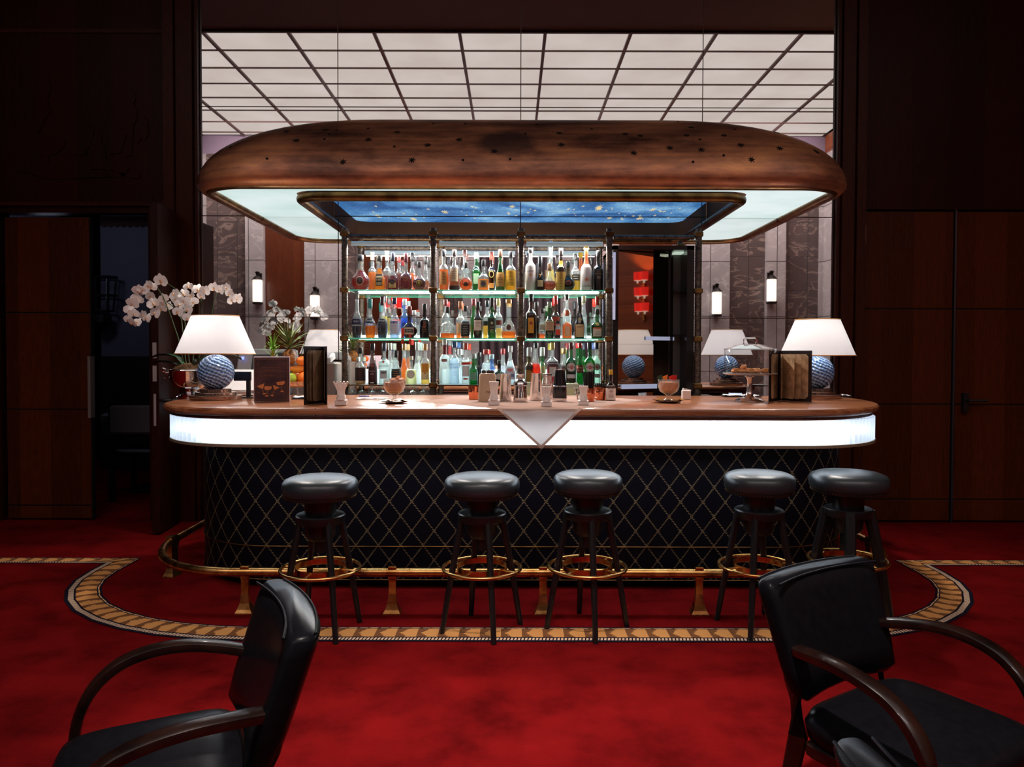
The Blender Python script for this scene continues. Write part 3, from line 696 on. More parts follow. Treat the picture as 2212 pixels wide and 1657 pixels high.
for z, k in ((bz0, 1), (bz0+.01, 1), (bz1, 1)):
    ringA.append([(p.x+d.y*(-.0)+nx, p.y+ny, z) for (p, d, s) in dp for nx, ny in [((d.y)*(.016*(abs(math.sin(PI*s/.041))-.5)), (-d.x)*(.016*(abs(math.sin(PI*s/.041))-.5)))]])
rel(MB().rings(ringA, False).obj('fluted_glass_band', flutemat(), None, 50), bar)
rel(MB().rings([[(x, y, bz0) for x, y in upath(1.92, 3.95, .5, 4.84, 16, .5)], [(x, y, bz1) for x, y in upath(1.92, 3.95, .5, 4.84, 16, .5)]], False).obj('light_box_back', pm('white_enamel', (.85, .88, .9), .5)), bar)
rel(MB().rings([[(x, y, bz0-.002) for x, y in upath(1.89, 4.03, .5, 4.84, 16, .5)], [(x, y, bz0-.002) for x, y in upath(2.04, 3.83, .58, 4.86, 16, .6)]], False).obj('light_box_floor', tglass('frosted_light_box', (.95, .98, 1), .03, .12, (.8, .88, 1))), bar)
rel(MB().tube([(CX-1.42, 3.895, (bz0+bz1)/2-.008), (CX+1.42, 3.895, (bz0+bz1)/2-.008)], .017, 8).obj('light_tube', emis('tube_light', (.86, .93, 1), 28)), bar)
cpts = upath(1.975, 3.895, .53, 4.84, 16, .53)
for sx in (-1, 1):
    seg_ = [(x, y, (bz0+bz1)/2-.012) for x, y in cpts if (x-CX)*sx > 1.44]
    if sx < 0: seg_.reverse()
    n_ = 5
    rel(MB().tube(seg_[:n_+1], .013, 8).obj('light_tube', emis('tube_light_mid', (.85, .93, 1), 17)), bar)
    rel(MB().tube(seg_[n_:], .011, 8).obj('light_tube', emis('tube_light_end', (.84, .92, 1), 7)), bar)
rel(MB().tube([(x, y, bz0-.004) for x, y in upath(2.045, 3.825, .59, 4.86, 20, .61)], .009, 8, flat=(.014, .018)).obj('band_trim', pm('pale_brass', srgb(190, 176, 150), .35, .7), None, True), bar)
# navy front with the rope lattice
bp_, tot = dense(1.955, 4.10, .56, 4.9, .03, .56)
uvs = []; mb = MB()
zlo, zhi = .05, bz0-.004
for p, d, s in bp_:
    for k, z in enumerate((zlo, zhi)): mb.v.append((p.x, p.y, z)); uvs.append((s-tot/2, z))
for i in range(len(bp_)-1): mb.f.append((2*i, 2*i+2, 2*i+3, 2*i+1))
mb.uv = uvs
m, t, b = nt('navy_lattice_cloth')
tc = N(t, 'ShaderNodeTexCoord'); sp = N(t, 'ShaderNodeSeparateXYZ'); L(t, tc.outputs['UV'], sp.inputs[0])
pxx, pzz = .1245, .164
u = mathn(t, 'DIVIDE', mathn(t, 'SUBTRACT', sp.outputs[0], -.055), pxx); v = mathn(t, 'DIVIDE', mathn(t, 'SUBTRACT', sp.outputs[1], .736), pzz)
def tri(t, x): return mathn(t, 'ABSOLUTE', mathn(t, 'SUBTRACT', mathn(t, 'FRACT', x), .5))
A = tri(t, mathn(t, 'ADD', mathn(t, 'ADD', u, v), .5)); B = tri(t, mathn(t, 'ADD', mathn(t, 'SUBTRACT', u, v), .5))
wob = mathn(t, 'MULTIPLY', mathn(t, 'SINE', mathn(t, 'MULTIPLY', sp.outputs[1], 420.)), .008)
dist = mathn(t, 'SUBTRACT', mathn(t, 'MINIMUM', A, B), wob)
rope = mathn(t, 'LESS_THAN', dist, .034)
knot = mathn(t, 'LESS_THAN', mathn(t, 'ADD', A, B), .13)
tw = mathn(t, 'GREATER_THAN', mathn(t, 'SINE', mathn(t, 'ADD', mathn(t, 'MULTIPLY', sp.outputs[1], 620.), mathn(t, 'MULTIPLY', sp.outputs[0], 260.))), -.35)
rp = mathn(t, 'MAXIMUM', rope, knot)
c = mixc(t, rp, (.0007, .0008, .003), mixc(t, tw, (.008, .006, .005), srgb(128, 113, 86)))
L(t, c, b.inputs['Base Color']); b.inputs['Roughness'].default_value = .5; b.inputs['Specular IOR Level'].default_value = .15; L(t, mathn(t, 'MULTIPLY', rp, .55), b.inputs['Metallic'])
rel(mb.obj('lattice_front', m), bar)
for z in (Z(1181, 4.1), .052):
    rel(MB().tube([(x, y, z) for x, y in upath(1.957, 4.098, .56, 4.9, 20, .56)], .003, 6).obj('thin_rail', M_bronze), bar)
rel(MB().rings([[(x, y, 0) for x, y in upath(1.86, 4.2, .5, 4.88, 12, .5)], [(x, y, .055) for x, y in upath(1.86, 4.2, .5, 4.88, 12, .5)], [(x, y, .055) for x, y in upath(1.955, 4.10, .56, 4.9, 12, .56)]], False).obj('plinth', M_blackp), bar)
rel(MB().span((CX-1.9, 4.86, .06), (CX+1.9, 4.9, ZC-.1)).obj('back_panel', M_frame), bar)

# brass foot rail
railz = Z(1237, 3.72); 
fr = empty('foot_rail', (CX, 3.72, 0), 'polished brass foot rail curving round the bar front', 'foot rail')
rp_ = upath(2.06, 3.72, .58, 5.35, 16, .66, cx=CX)
rel(MB().tube([(x, y, railz) for x, y in rp_], .0225, 14).obj('rail_tube', M_brass, None, True), fr)
def post(x, y, rz=0, w=.036):
    R = Matrix.Rotation(rz, 3, 'Z'); c = Vector((x, y, 0))
    prof = [(.044, 0), (.043, .006), (.034, .022), (.024, .05), (w/2, .10), (w/2, railz-.035), (w/2*1.15, railz-.03), (w/2*1.15, railz+.028), (w/2, railz+.032)]
    rs_ = [[c+R @ Vector((sx*q, sy*q*(.8 if z < .1 else .62), z)) for sx, sy in ((-1, -1), (1, -1), (1, 1), (-1, 1))] for q, z in prof]
    rel(MB().rings(rs_, True, True, True).obj('rail_post', M_brass, None), fr)
for px in (530, 848, 1173, 1510): post(X(px, 3.72, 1237), 3.72)
post(X(1720, 3.72, 1237), 3.74, .1)
post(CX-2.06+.005, 4.33, PI/2-.2, .06); post(CX+2.06-.005, 4.33, PI/2, .06); post(CX-2.06, 5.0, PI/2, .06); post(CX+2.06, 5.0, PI/2, .06)

# ---------------------------------------------------------------- bottle shelves on twisted posts
YP = 5.5
shf = empty('bottle_shelves', (CX, YP, .98), 'back-bar shelving with twisted dark metal posts and lit glass shelves', 'shelving')
PXS = [745, 936, 1125, 1315, 1507]; PX = [X(p, YP, 700) for p in PXS]
ZS = [Z(627, YP), Z(731, YP), Z(832, YP)]; ztop = Z(505, YP)
M_collar = noisy('collar_brass', srgb(96, 70, 34), srgb(150, 112, 62), 30, rough=.35, metal=.8)
def twisted(a, b_, r_=.022, turns=26):
    a = Vector(a); b_ = Vector(b_); l = (b_-a).length; n = int(l/.008); d = (b_-a).normalized(); u = Vector((0, 1, 0)); v = d.cross(u); rr = []
    for i in range(n+1):
        p = a+d*(l*i/n); ph = 2*PI*i*.008/.085; ring = []
        for k in range(16):
            an = 2*PI*k/16; q = r_*(1+.10*math.cos(4*(an-ph))+.07*math.cos(4*(an+ph))); ring.append(p+(u*math.cos(an)+v*math.sin(an))*q)
        rr.append(ring)
    return MB().rings(rr, True, True, True)
for i, x in enumerate(PX):
    po = rel(twisted((x, YP, .98), (x, YP, ztop+.04)).obj('twisted_post', M_rope, None, 50), shf)
    for z in ZS+[ztop, ]:
        c = MB().span((x-.031, YP-.031, z-.022), (x+.031, YP+.031, z+.018), .006).obj('brass_collar', M_collar if i in (0, 4) else M_bronze); c.parent = po
for a, b_ in zip(PX, PX[1:]):
    rel(twisted((a+.03, YP, Z(512, YP)), (b_-.03, YP, Z(512, YP)), .017).obj('twisted_rail', M_rope, None, 50), shf)
M_sglass = tglass('shelf_glass', (.82, .96, .90), .10, .03, (.5, .95, .8))
M_sedge = pm('shelf_edge', srgb(60, 150, 120), .2, emit=srgb(110, 205, 175), es=.28)
M_led = emis('led_white', (.88, .97, 1), 3.0)
M_led2 = emis('led_low', (.84, .98, 1), 2.2)
for k, z in enumerate(ZS):
    for a, b_ in list(zip(PX, PX[1:]))[:3]:
        g = rel(MB().span((a+.028, YP-.02, z-.008), (b_-.028, YM-.02, z)).obj('glass_shelf', M_sglass if k < 2 else M_blackp), shf)
        MB().span((a+.028, YP-.022, z-.009), (b_-.028, YP-.0195, z+.001)).obj('green_edge', M_sedge if k < 2 else M_bronze, g)
        if k == 2: MB().span((a+.04, YM-.03, z+.002), (b_-.04, YM-.012, z+.11)).obj('led_strip', M_led2, g)
        else: MB().span((a+.04, YM-.026, z+.001), (b_-.04, YM-.014, z+.028)).obj('led_strip', M_led, g)
for a, b_ in list(zip(PX, PX[1:]))[:3]:      # light tube under the top rail
    rel(MB().tube([(a+.04, YP+.05, Z(527, YP+.05)), (b_-.04, YP+.05, Z(527, YP+.05))], .018, 10).obj('top_light_tube', pm('cool_glass_tube', srgb(150, 165, 172), .12, .5, emit=srgb(170, 190, 196), es=.35), None, True), shf)
    lamp('bottle_fill_light', 'AREA', ((a+b_)/2, YM-.03, Z(533, YP)+.03), 8, (1, .97, .92), target=((a+b_)/2, YP+.08, ZS[0]+.1), shape='RECTANGLE', size=.5, size_y=.012)  # this and the next area lamps are added to brighten the bottles
    lamp('bottle_fill_light', 'AREA', ((a+b_)/2, YP+.06, Z(533, YP)), 4, (1, .95, .9), target=((a+b_)/2, YP+.12, 1), shape='RECTANGLE', size=.55, size_y=.03)
    for zz_ in ZS[:2]: lamp('bottle_fill_light', 'AREA', ((a+b_)/2, YM-.03, zz_-.014), 7, (1, .98, .95), target=((a+b_)/2, YP+.08, zz_-.3), shape='RECTANGLE', size=.55, size_y=.01)
# back-bar cabinet
cab = empty('back_bar_cabinet', (CX, 5.5, 0), 'dark back-bar cabinet below the shelves', 'cabinet')
rel(MB().span((-2.15, 5.38, 0), (PX[4]+.25, YM-.012, .95)).obj('body', M_blackp), cab)
rel(MB().span((-2.17, 5.36, .95), (PX[4]+.27, YM-.012, .975), .004).obj('worktop', pm('dark_steel', (.05, .055, .06), .25, .7)), cab)
for i in range(7):
    x0 = -2.13+i*.54; rel(MB().span((x0, 5.365, .1), (x0+.52, 5.38, .92), .004).obj('cabinet_door', M_frame), cab)

# ---------------------------------------------------------------- mirrored niche at the right bay
nic = empty('mirrored_cabinet', (PX[3], YP, .98), 'tall black framed cabinet with an angled mirror door in the right bay', 'cabinet')
nx0, nx1 = PX[3]+.03, PX[4]-.03; zt_ = Z(530, YP); zb_ = .976
M_bf = pm('black_gloss_frame', (.010, .008, .008), .15)
rel(MB().span((nx0, YP-.01, zb_), (nx0+.035, YM-.02, zt_)).span((X(1482, YP), YP-.01, zb_), (nx1, YM-.02, zt_)).span((nx0, YP-.01, zt_-.03), (nx1, YM-.02, zt_)).obj('frame', M_bf), nic)
rel(MB().span((nx0-.004, YP-.018, Z(690, YP)), (nx0+.016, YP-.010, Z(545, YP))).obj('bevel_reflection', pm('bevel_reflection_glow', srgb(190, 196, 220), .2, emit=srgb(180, 186, 214), es=.6)), nic)  # glowing strip imitates the soffit reflected in bevelled glass
AN = math.radians(22); Rm = Matrix.Rotation(AN, 3, 'Z'); hg = Vector((X(1334, 5.52), 5.53, 0)); dl = (X(1447, 5.66)-hg.x)/math.cos(AN)
def door(s0, s1, z0, z1, th, nm, mat, off=0):
    c = hg+Rm @ Vector(((s0+s1)/2, off, 0)); c.z = (z0+z1)/2
    return rel(MB().box(c, (s1-s0, th, z1-z0), Rm).obj(nm, mat), nic)
door(0, dl, zb_+.02, Z(743, 5.6), .008, 'mirror_door', M_mirror2)
door(0, dl, Z(743, 5.6)+.001, zt_-.035, .008, 'mirror_door', M_mirror2, .004)
door(dl, dl+.025, zb_+.01, zt_-.03, .03, 'door_stile', M_bf); door(-.02, 0, zb_+.01, zt_-.03, .02, 'door_stile', M_bf)
M_strip = pm('reflection_strip', srgb(190, 200, 226), .35, emit=srgb(176, 188, 220), es=.45)  # glowing strips imitate soffit and band reflections in the mirror door
door(dl*.53, dl+.12, Z(734, 5.6), Z(726, 5.6), .006, 'reflection_strip', M_strip, -.012); door(.03, dl*.75, Z(839, 5.6), Z(829, 5.6), .006, 'reflection_strip', M_strip, -.012)
x0, x1 = X(1452, 5.66), X(1480, 5.66)
rel(MB().span((x0, 5.70, zb_), (x1+.02, 5.715, zt_-.03)).obj('back_panel', pm('grey_green_panel', srgb(74, 76, 74), .3)), nic)
rel(MB().span((x0, 5.60, Z(631, 5.6)), (x1+.02, 5.70, Z(626, 5.6))).span((x0, 5.60, Z(727, 5.6)), (x1+.02, 5.70, Z(722, 5.6))).obj('inner_shelf', M_bf), nic)
rel(MB().span((x0, 5.60, Z(546, 5.6)), (x1, 5.695, Z(539, 5.6))).obj('inner_light', emis('cab_light', srgb(200, 220, 200), .8)), nic)
# ---------------------------------------------------------------- bottles
def prof_of(kind, R, H, nr):
    n = nr
    if kind == 'std': p = [(R*.9, 0), (R, .012*H), (R, .61*H), (R*.95, .655*H), (R*.75, .695*H), (n*1.25, .74*H), (n, .79*H), (n, 1*H)]
    elif kind == 'low': p = [(R*.92, 0), (R, .015*H), (R, .52*H), (R*.93, .57*H), (R*.7, .62*H), (n*1.3, .67*H), (n, .73*H), (n, H)]
    elif kind == 'slope': p = [(R*.92, 0), (R, .012*H), (R, .38*H), (R*.88, .48*H), (R*.66, .60*H), (n*1.5, .70*H), (n, .80*H), (n, H)]
    elif kind == 'square': p = [(R*.95, 0), (R, .012*H), (R, .55*H), (R*.9, .60*H), (n*1.5, .66*H), (n, .72*H), (n, H)]
    elif kind == 'bell': p = [(R*.95, 0), (R, .02*H), (R*.97, .10*H), (R*.98, .30*H), (R*.9, .42*H), (R*.62, .52*H), (n*1.4, .62*H), (n, .72*H), (n, H)]
    elif kind == 'round': p = [(R*.55, 0)]+[(R*math.sin(a)*1.0, .29*H-.29*H*math.cos(a)) for a in [PI*q/14 for q in range(3, 12)]]+[(n*1.5, .60*H), (n, .68*H), (n, H)]
    elif kind == 'arch': p = [(R*.95, 0), (R, .02*H), (R, .36*H), (R*.96, .46*H), (R*.8, .54*H), (R*.5, .60*H), (n*1.1, .64*H), (n, .70*H), (n, H)]
    elif kind == 'vase': p = [(R*.80, 0), (R*.84, .02*H), (R, .22*H), (R*.98, .40*H), (R*.82, .52*H), (R*.5, .62*H), (n*1.1, .74*H), (n, .80*H), (n, H)]
    elif kind == 'cone': p = [(R*.95, 0), (R, .02*H), (R*.93, .2*H), (R*.75, .4*H), (R*.5, .6*H), (n*1.1, .8*H), (n, .86*H), (n, H)]
    elif kind == 'bulb': p = [(R*.9, 0), (R, .03*H), (R*.98, .22*H), (R*.75, .38*H), (R*.4, .48*H), (n, .58*H), (n, H)]
    return p
def ratz(prof, z):
    for (r0, z0), (r1, z1) in zip(prof, prof[1:]):
        if z0 <= z <= z1 and z1 > z0: return r0+(r1-r0)*(z-z0)/(z1-z0)
    return prof[-1][0]
def sup(a, sq):
    ca, sa = math.cos(a), math.sin(a)
    if sq != 2: ca = math.copysign(abs(ca)**(2/sq), ca); sa = math.copysign(abs(sa)**(2/sq), sa)
    return ca, sa
def onsurf(prof, x, z, df, sq, off):
    """front (-Y) surface point at lateral x, height z"""
    r = ratz(prof, z); x = max(-r*.97, min(r*.97, x)); q = abs(x/r)
    y = r*(1-q**sq)**(1/sq)*df
    return Vector((x, -(y+off), z))
COLS = {}
def inkmat(c, e=0): return pm('ink_%d_%d_%d' % tuple(c), srgb(*c), .6)
def glassmat(c):
    k = tuple(c); return tglass('bottle_glass_%d_%d_%d' % k, tuple(.25+.75*v for v in srgb(*c)), .13, .06, srgb(*c))
def liqmat(c, b=.5):
    k = tuple(c); s = srgb(*c); mx = max(max(s), .02); br = (mx)**.25
    return tglass('liquid_%d_%d_%d' % k, tuple(min(1, (v/mx*br))**.6 for v in s), .02, b, tuple(min(1, v*1.0) for v in s))
GL = {'clear': (236, 244, 244), 'green': (40, 150, 80), 'brown': (92, 44, 14), 'black': (10, 10, 12), 'olive': (110, 110, 40), 'white': (232, 232, 226), 'blue': (150, 190, 235), 'smoke': (120, 110, 100)}
def patch(prof, x0, x1, z0, z1, df, sq, off, nx=10, nz=5, shape=None):
    mb = MB(); rr = []
    for j in range(nz+1):
        z = z0+(z1-z0)*j/nz; rr.append([onsurf(prof, x0+(x1-x0)*i/nx, z, df, sq, off) for i in range(nx+1)])
    return mb.rings(rr, False)
def discpatch(prof, r_, cz, df, sq, off, ar=1.0, r0=0):
    mb = MB(); k = 20; rr = []
    for q in ([r0/r_+.001] if r0 else [.001])+[.5, 1] if not r0 else [r0/r_, 1]:
        rr.append([onsurf(prof, r_*q*math.cos(2*PI*i/k), cz+r_*ar*q*math.sin(2*PI*i/k), df, sq, off) for i in range(k)])
    return mb.rings(rr, True)
def textpatch(prof, s, size, cz, df, sq, off, rot=0):
    v, f = textmesh(s, size); mb = MB(); cr, sr = math.cos(rot), math.sin(rot)
    mb.v = [onsurf(prof, x*cr-y*sr, cz+x*sr+y*cr, df, sq, off) for x, y in v]; mb.f = list(f); return mb
def bottle(name, loc, kind, W, H, glass='clear', liq=None, fill=.6, cap=(20, 20, 22), capf=.16, capr=1.15, labels=(), label='', group=None, df=1.0, sq=2, neck=.0135, cat='bottle', ribs=0):
    R = W/2; gh = H*(1-capf*.9); pr = prof_of(kind, R, gh, neck)
    e = empty(name, loc, label, cat, group)
    if kind == 'square': sq = 5
    opaque = glass in ('black', 'white')
    if opaque: gm = pm('opaque_%s_glass' % glass, srgb(*GL[glass]), .12, coat=.5)
    else: gm = glassmat(GL[glass])
    mb = MB()
    if ribs:
        rs_ = []
        for r_, z in pr:
            rs_.append([Vector((r_*(1+.07*abs(math.sin(ribs*a/2)))*math.cos(a), df*r_*(1+.07*abs(math.sin(ribs*a/2)))*math.sin(a), z)) for a in [2*PI*i/64 for i in range(64)]])
        mb.rings(rs_, True, True, True)
    else: mb.lathe(pr, 24, sx=1, sy=df, sq=sq)
    mb.obj('glass_body', gm, e, 50)
    if liq and not opaque:
        zf = gh*fill; lp = [(max(.004, r_-.0035), z+.003) for r_, z in pr if z < zf-.004]; lp.append((max(.004, ratz(pr, zf)-.0035), zf))
        MB().lathe(lp, 20, sy=df, sq=sq).obj('liquid', liqmat(liq), e, 50)
    z0 = gh-.004
    MB().lathe([(neck*capr, H*(1-capf)), (neck*capr, H-.002), (neck*capr*.9, H)], 14).obj('cap', pm('cap_%d_%d_%d' % tuple(cap), srgb(*cap), .35, .1), e, 50)
    for lb in labels:
        ty = lb[0]
        if ty == 'r':     # rect: width frac, z0 frac, z1 frac, colour, [border colour]
            _, wf, a, b_, col = lb[:5]; x = R*wf
            if len(lb) > 5: patch(pr, -x*1.07, x*1.07, (a-.012)*H, (b_+.012)*H, df, sq, .0006).obj('label_border', inkmat(lb[5]), e)
            patch(pr, -x, x, a*H, b_*H, df, sq, .0011).obj('label', inkmat(col), e)
        elif ty == 'f':   # foil / wrap all round
            _, a, b_, col = lb; zz = [a*H+(b_-a)*H*i/4 for i in range(5)]
            MB().lathe([(ratz(pr, z)+.0008, z) for z in zz], 24, sy=df, sq=sq, cap=False).obj('wrap', inkmat(col), e, True)
        elif ty == 'd':   # disc: radius frac, centre, colour, [ring inner frac]
            _, rf, cz, col = lb[:4]; r_ = R*rf; discpatch(pr, r_, cz*H, df, sq, .0013+.0004*(len(lb) > 5), lb[5] if len(lb) > 5 else 1, r_*lb[4] if len(lb) > 4 and lb[4] else 0).obj('emblem', inkmat(col), e)
        elif ty == 't':   # text: string, size frac of W, centre, colour, [rot]
            _, s_, sf, cz, col = lb[:5]; textpatch(pr, s_, W*sf, cz*H, df, sq, .0022, lb[5] if len(lb) > 5 else 0).obj('lettering', inkmat(col), e)
        elif ty == 'l':   # thin lines of print
            _, wf, a, b_, col, n_ = lb
            mb = MB()
            for q in range(n_):
                zc = (a+(b_-a)*q/max(1, n_-1))*H; ww = R*wf*(.95 if q % 2 else .75)
                pp = patch(pr, -ww, ww, zc-.0012, zc+.0012, df, sq, .0016, 6, 1); k = len(mb.v); mb.v += pp.v; mb.f += [tuple(i+k for i in f) for f in pp.f]
            mb.obj('printed_lines', inkmat(col), e)
    return e
BR, CRE, AMB = (40, 24, 14), (226, 208, 170), (226, 138, 40)
YF, YBK = YP+.075, YP+.19
def put(side, row, cx, top, wd, back, kind, **k):
    """side 0: crop of the two left bays, 1: crop of the right bay"""
    px = (720 if side == 0 else 1110)+cx/4.248; pt = 490+top/4.248; Y = YBK if back else YF
    zb = ZS[row]+.0005; H = Z(pt, Y)-zb; W = wd/4.248*Y/F*.965
    nm = k.pop('nm', 'liquor_bottle'); xx = X(px, Y)
    for a_, b_ in list(zip(PX, PX[1:]))[:3]:
        if a_ < xx < b_: xx = max(a_+.034+W/2, min(b_-.034-W/2, xx))
    return bottle(nm, (xx, Y, zb), kind, W, H, **k)
g1, g2, g3 = 'bottles on the top shelf', 'bottles on the middle shelf', 'bottles on the bottom shelf'
COG = (150, 34, 8); DRK = (84, 14, 10); WHI = (238, 156, 50)
T = ' on the top shelf'; TL, TM, TR = ', left bay of the top shelf', ', middle bay of the top shelf', ', third bay of the top shelf'
ML, MM, MR = ', left bay of the middle shelf', ', centre bay of the middle shelf', ', third bay of the middle shelf'
LL, LM, LR = ', left bay of the bottom shelf', ', centre bay of the bottom shelf', ', third bay of the bottom shelf'
# --- top shelf, left bay
put(0, 0, 248, 262, 172, 0, 'round', df=.55, liq=COG, fill=.66, cap=(14, 14, 20), capf=.17, ribs=18, neck=.02, labels=(('d', .42, .27, (226, 190, 150), .86, 1.15), ('d', .36, .27, (60, 20, 16), 0, 1.15), ('d', .16, .27, (190, 110, 80))), label='ribbed round cognac decanter with oval medallion'+TL, group=g1)
put(0, 0, 425, 268, 118, 0, 'bell', liq=(240, 160, 36), fill=.74, cap=(30, 28, 24), df=.6, neck=.017, labels=(('r', .52, .13, .47, (40, 34, 26)), ('r', .44, .15, .45, (200, 186, 140)), ('r', .40, .37, .44, (60, 50, 40)), ('t', 'N4', .26, .26, (30, 26, 24))), label='golden armagnac bottle with square N4 label'+TL, group=g1)
put(0, 0, 548, 242, 112, 0, 'bell', liq=DRK, fill=.5, cap=(26, 28, 44), capf=.22, df=.8, labels=(('r', .6, .07, .2, (196, 156, 96)), ('d', .42, .22, (36, 22, 44)), ('l', .3, .16, .24, (190, 160, 110), 3)), label='dark red cognac bottle with crest and gold base band'+TL, group=g1)
put(0, 0, 668, 246, 116, 0, 'arch', liq=DRK, fill=.62, cap=(70, 16, 26), capf=.23, df=.7, labels=(('l', .4, .26, .34, (180, 130, 70), 3),), label='wide dark cognac decanter with tall burgundy stopper'+TL, group=g1)
put(0, 0, 790, 322, 134, 0, 'round', liq=(60, 18, 10), fill=.5, cap=(40, 34, 36), capf=.2, df=.55, labels=(('d', .46, .26, (26, 20, 16), 0), ('d', .4, .26, (170, 140, 60), .8), ('d', .2, .26, (170, 140, 60))), label='squat round dark bottle with gold coin emblem'+TL, group=g1)
put(0, 0, 360, 236, 84, 1, 'std', liq=AMB, cap=(214, 200, 170), capf=.2, label='amber bottle with pale gold cap standing behind'+TL, group=g1)
put(0, 0, 495, 222, 84, 1, 'std', liq=(150, 60, 20), fill=.5, cap=(196, 204, 206), capf=.24, label='tallest amber bottle with long silver cap'+TL, group=g1)
put(0, 0, 603, 278, 60, 1, 'std', liq=(110, 20, 20), cap=(120, 30, 30), label='slim dark red bottle half hidden'+TL, group=g1)
put(0, 0, 725, 242, 84, 1, 'slope', liq=(226, 130, 60), cap=(16, 16, 20), capf=.22, label='amber bottle with black neck band behind the burgundy stopper'+TL, group=g1)
put(0, 0, 848, 272, 62, 1, 'slope', liq=(160, 90, 40), fill=.4, cap=(24, 22, 24), capf=.22, label='clear bottle with black top at the right end'+TL, group=g1)
# --- top shelf, middle bay
put(0, 0, 992, 212, 92, 0, 'std', liq=(230, 130, 40), cap=(20, 20, 26), labels=(('r', .7, .14, .46, (206, 150, 84)), ('l', .5, .2, .4, (120, 70, 30), 4)), label='amber whisky bottle with tan label, leftmost'+TM, group=g1)
put(0, 0, 1110, 212, 92, 0, 'std', liq=(150, 84, 36), fill=.5, cap=(30, 18, 16), labels=(('r', .78, .22, .54, (206, 190, 156)), ('f', .02, .12, (50, 30, 20)), ('l', .6, .3, .46, (110, 90, 70), 4)), label='whisky bottle with large cream label and dark base'+TM, group=g1)
put(0, 0, 1217, 330, 126, 0, 'round', liq=(222, 110, 20), fill=.56, cap=(24, 16, 16), capf=.2, df=.6, labels=(('d', .56, .3, (50, 30, 20), .84, 1.15), ('d', .32, .24, (60, 34, 20), 0, .9)), label='dimpled round golden whisky bottle with oval ring'+TM, group=g1)
put(0, 0, 1205, 214, 78, 1, 'std', liq=(240, 240, 226), fill=.3, cap=(90, 50, 44), label='clear bottle with brown cap behind the dimpled bottle'+TM, group=g1)
put(0, 0, 1310, 236, 82, 1, 'std', glass='green', liq=(30, 170, 90), cap=(190, 206, 206), labels=(('r', .6, .2, .46, (150, 190, 150)),), label='bright green bottle with silver cap'+TM, group=g1)
put(0, 0, 1376, 304, 104, 0, 'low', liq=(240, 150, 46), fill=.46, cap=(16, 14, 18), capf=.2, df=.8, labels=(('r', .7, .1, .34, (190, 150, 90)), ('d', .48, .22, (90, 60, 60), .7), ('d', .3, .22, (80, 60, 90))), label='short gold whisky bottle with round crest'+TM, group=g1)
put(0, 0, 1450, 232, 78, 1, 'std', glass='brown', liq=(130, 80, 16), cap=(120, 50, 26), capf=.2, labels=(('d', .6, .44, (214, 196, 110), .8, 1.4), ('r', .6, .1, .22, (214, 150, 70))), label='brown bottle with gold oval ring'+TM, group=g1)
put(0, 0, 1530, 210, 92, 0, 'slope', glass='green', liq=(120, 120, 20), cap=(90, 60, 40), capf=.18, labels=(('r', .78, .1, .44, (206, 156, 84)), ('l', .6, .2, .38, (120, 80, 40), 4)), label='green whisky bottle with tan label'+TM, group=g1)
put(0, 0, 1636, 226, 104, 0, 'std', liq=(240, 186, 40), cap=(26, 26, 30), labels=(('r', .8, .12, .5, (236, 190, 60)), ('l', .6, .2, .44, (170, 120, 30), 4)), label='bright yellow whisky bottle at the right end'+TM, group=g1)
# --- top shelf, third bay
put(1, 0, 140, 165, 98, 0, 'std', glass='white', cap=(30, 28, 30), capf=.18, capr=1.3, labels=(('t', 'MALIBU', .2, .42, (60, 60, 70), .12), ('d', .2, .34, (214, 140, 40))), label='white opaque coconut rum bottle'+TR, group=g1)
put(1, 0, 238, 270, 92, 0, 'slope', glass='smoke', liq=(30, 16, 12), cap=(16, 20, 28), capf=.3, labels=(('r', .55, .12, .3, (190, 170, 120)), ('t', '7', .5, .42, (214, 160, 60))), label='dark bottle with slanted cream label and gold numeral'+TR, group=g1)
put(1, 0, 325, 336, 128, 0, 'round', liq=(120, 56, 20), fill=.48, cap=(120, 90, 60), capf=.26, df=.6, label='squat brown flask with tall tan cap'+TR, group=g1)
put(1, 0, 336, 128, 92, 1, 'cone', liq=(214, 196, 120), fill=.5, cap=(214, 220, 220), capf=.12, label='very tall tapering clear bottle'+TR, group=g1)
put(1, 0, 428, 192, 88, 0, 'std', glass='smoke', liq=(50, 30, 10), fill=.9, cap=(24, 12, 10), capf=.2, labels=(('f', .02, .44, (176, 140, 60)), ('r', .4, .55, .7, (214, 180, 60)), ('l', .5, .1, .36, (110, 80, 30), 5)), label='bottle with wide gold label and dark top'+TR, group=g1)
put(1, 0, 495, 315, 130, 0, 'round', glass='olive', liq=(12, 20, 10), fill=.62, cap=(22, 34, 30), capf=.2, df=.55, labels=(('d', .38, .27, (150, 60, 50), .8), ('d', .3, .27, (50, 16, 14))), label='round black-green bottle with red seal'+TR, group=g1)
put(1, 0, 562, 248, 92, 1, 'std', liq=(214, 180, 60), fill=.54, cap=(26, 30, 28), labels=(('r', .8, .3, .46, (16, 14, 16)), ('l', .6, .35, .41, (220, 210, 190), 2)), label='yellow liqueur bottle with black label band'+TR, group=g1)
put(1, 0, 660, 160, 104, 0, 'low', glass='white', cap=(224, 180, 50), capf=.12, capr=1.35, labels=(('f', .5, .86, (176, 84, 34)), ('d', .36, .24, (206, 110, 70), .75), ('d', .2, .24, (206, 110, 70)), ('t', 'GENTREE', .17, .10, (90, 80, 80))), label='white and orange bottle with yellow cap'+TR, group=g1)
put(1, 0, 774, 216, 96, 0, 'std', glass='black', cap=(14, 14, 14), labels=(('d', .4, .33, (110, 100, 100), 0, .7), ('t', 'BAILEYS', .17, .42, (170, 130, 80))), label='black cream liqueur bottle at the right end'+TR, group=g1)
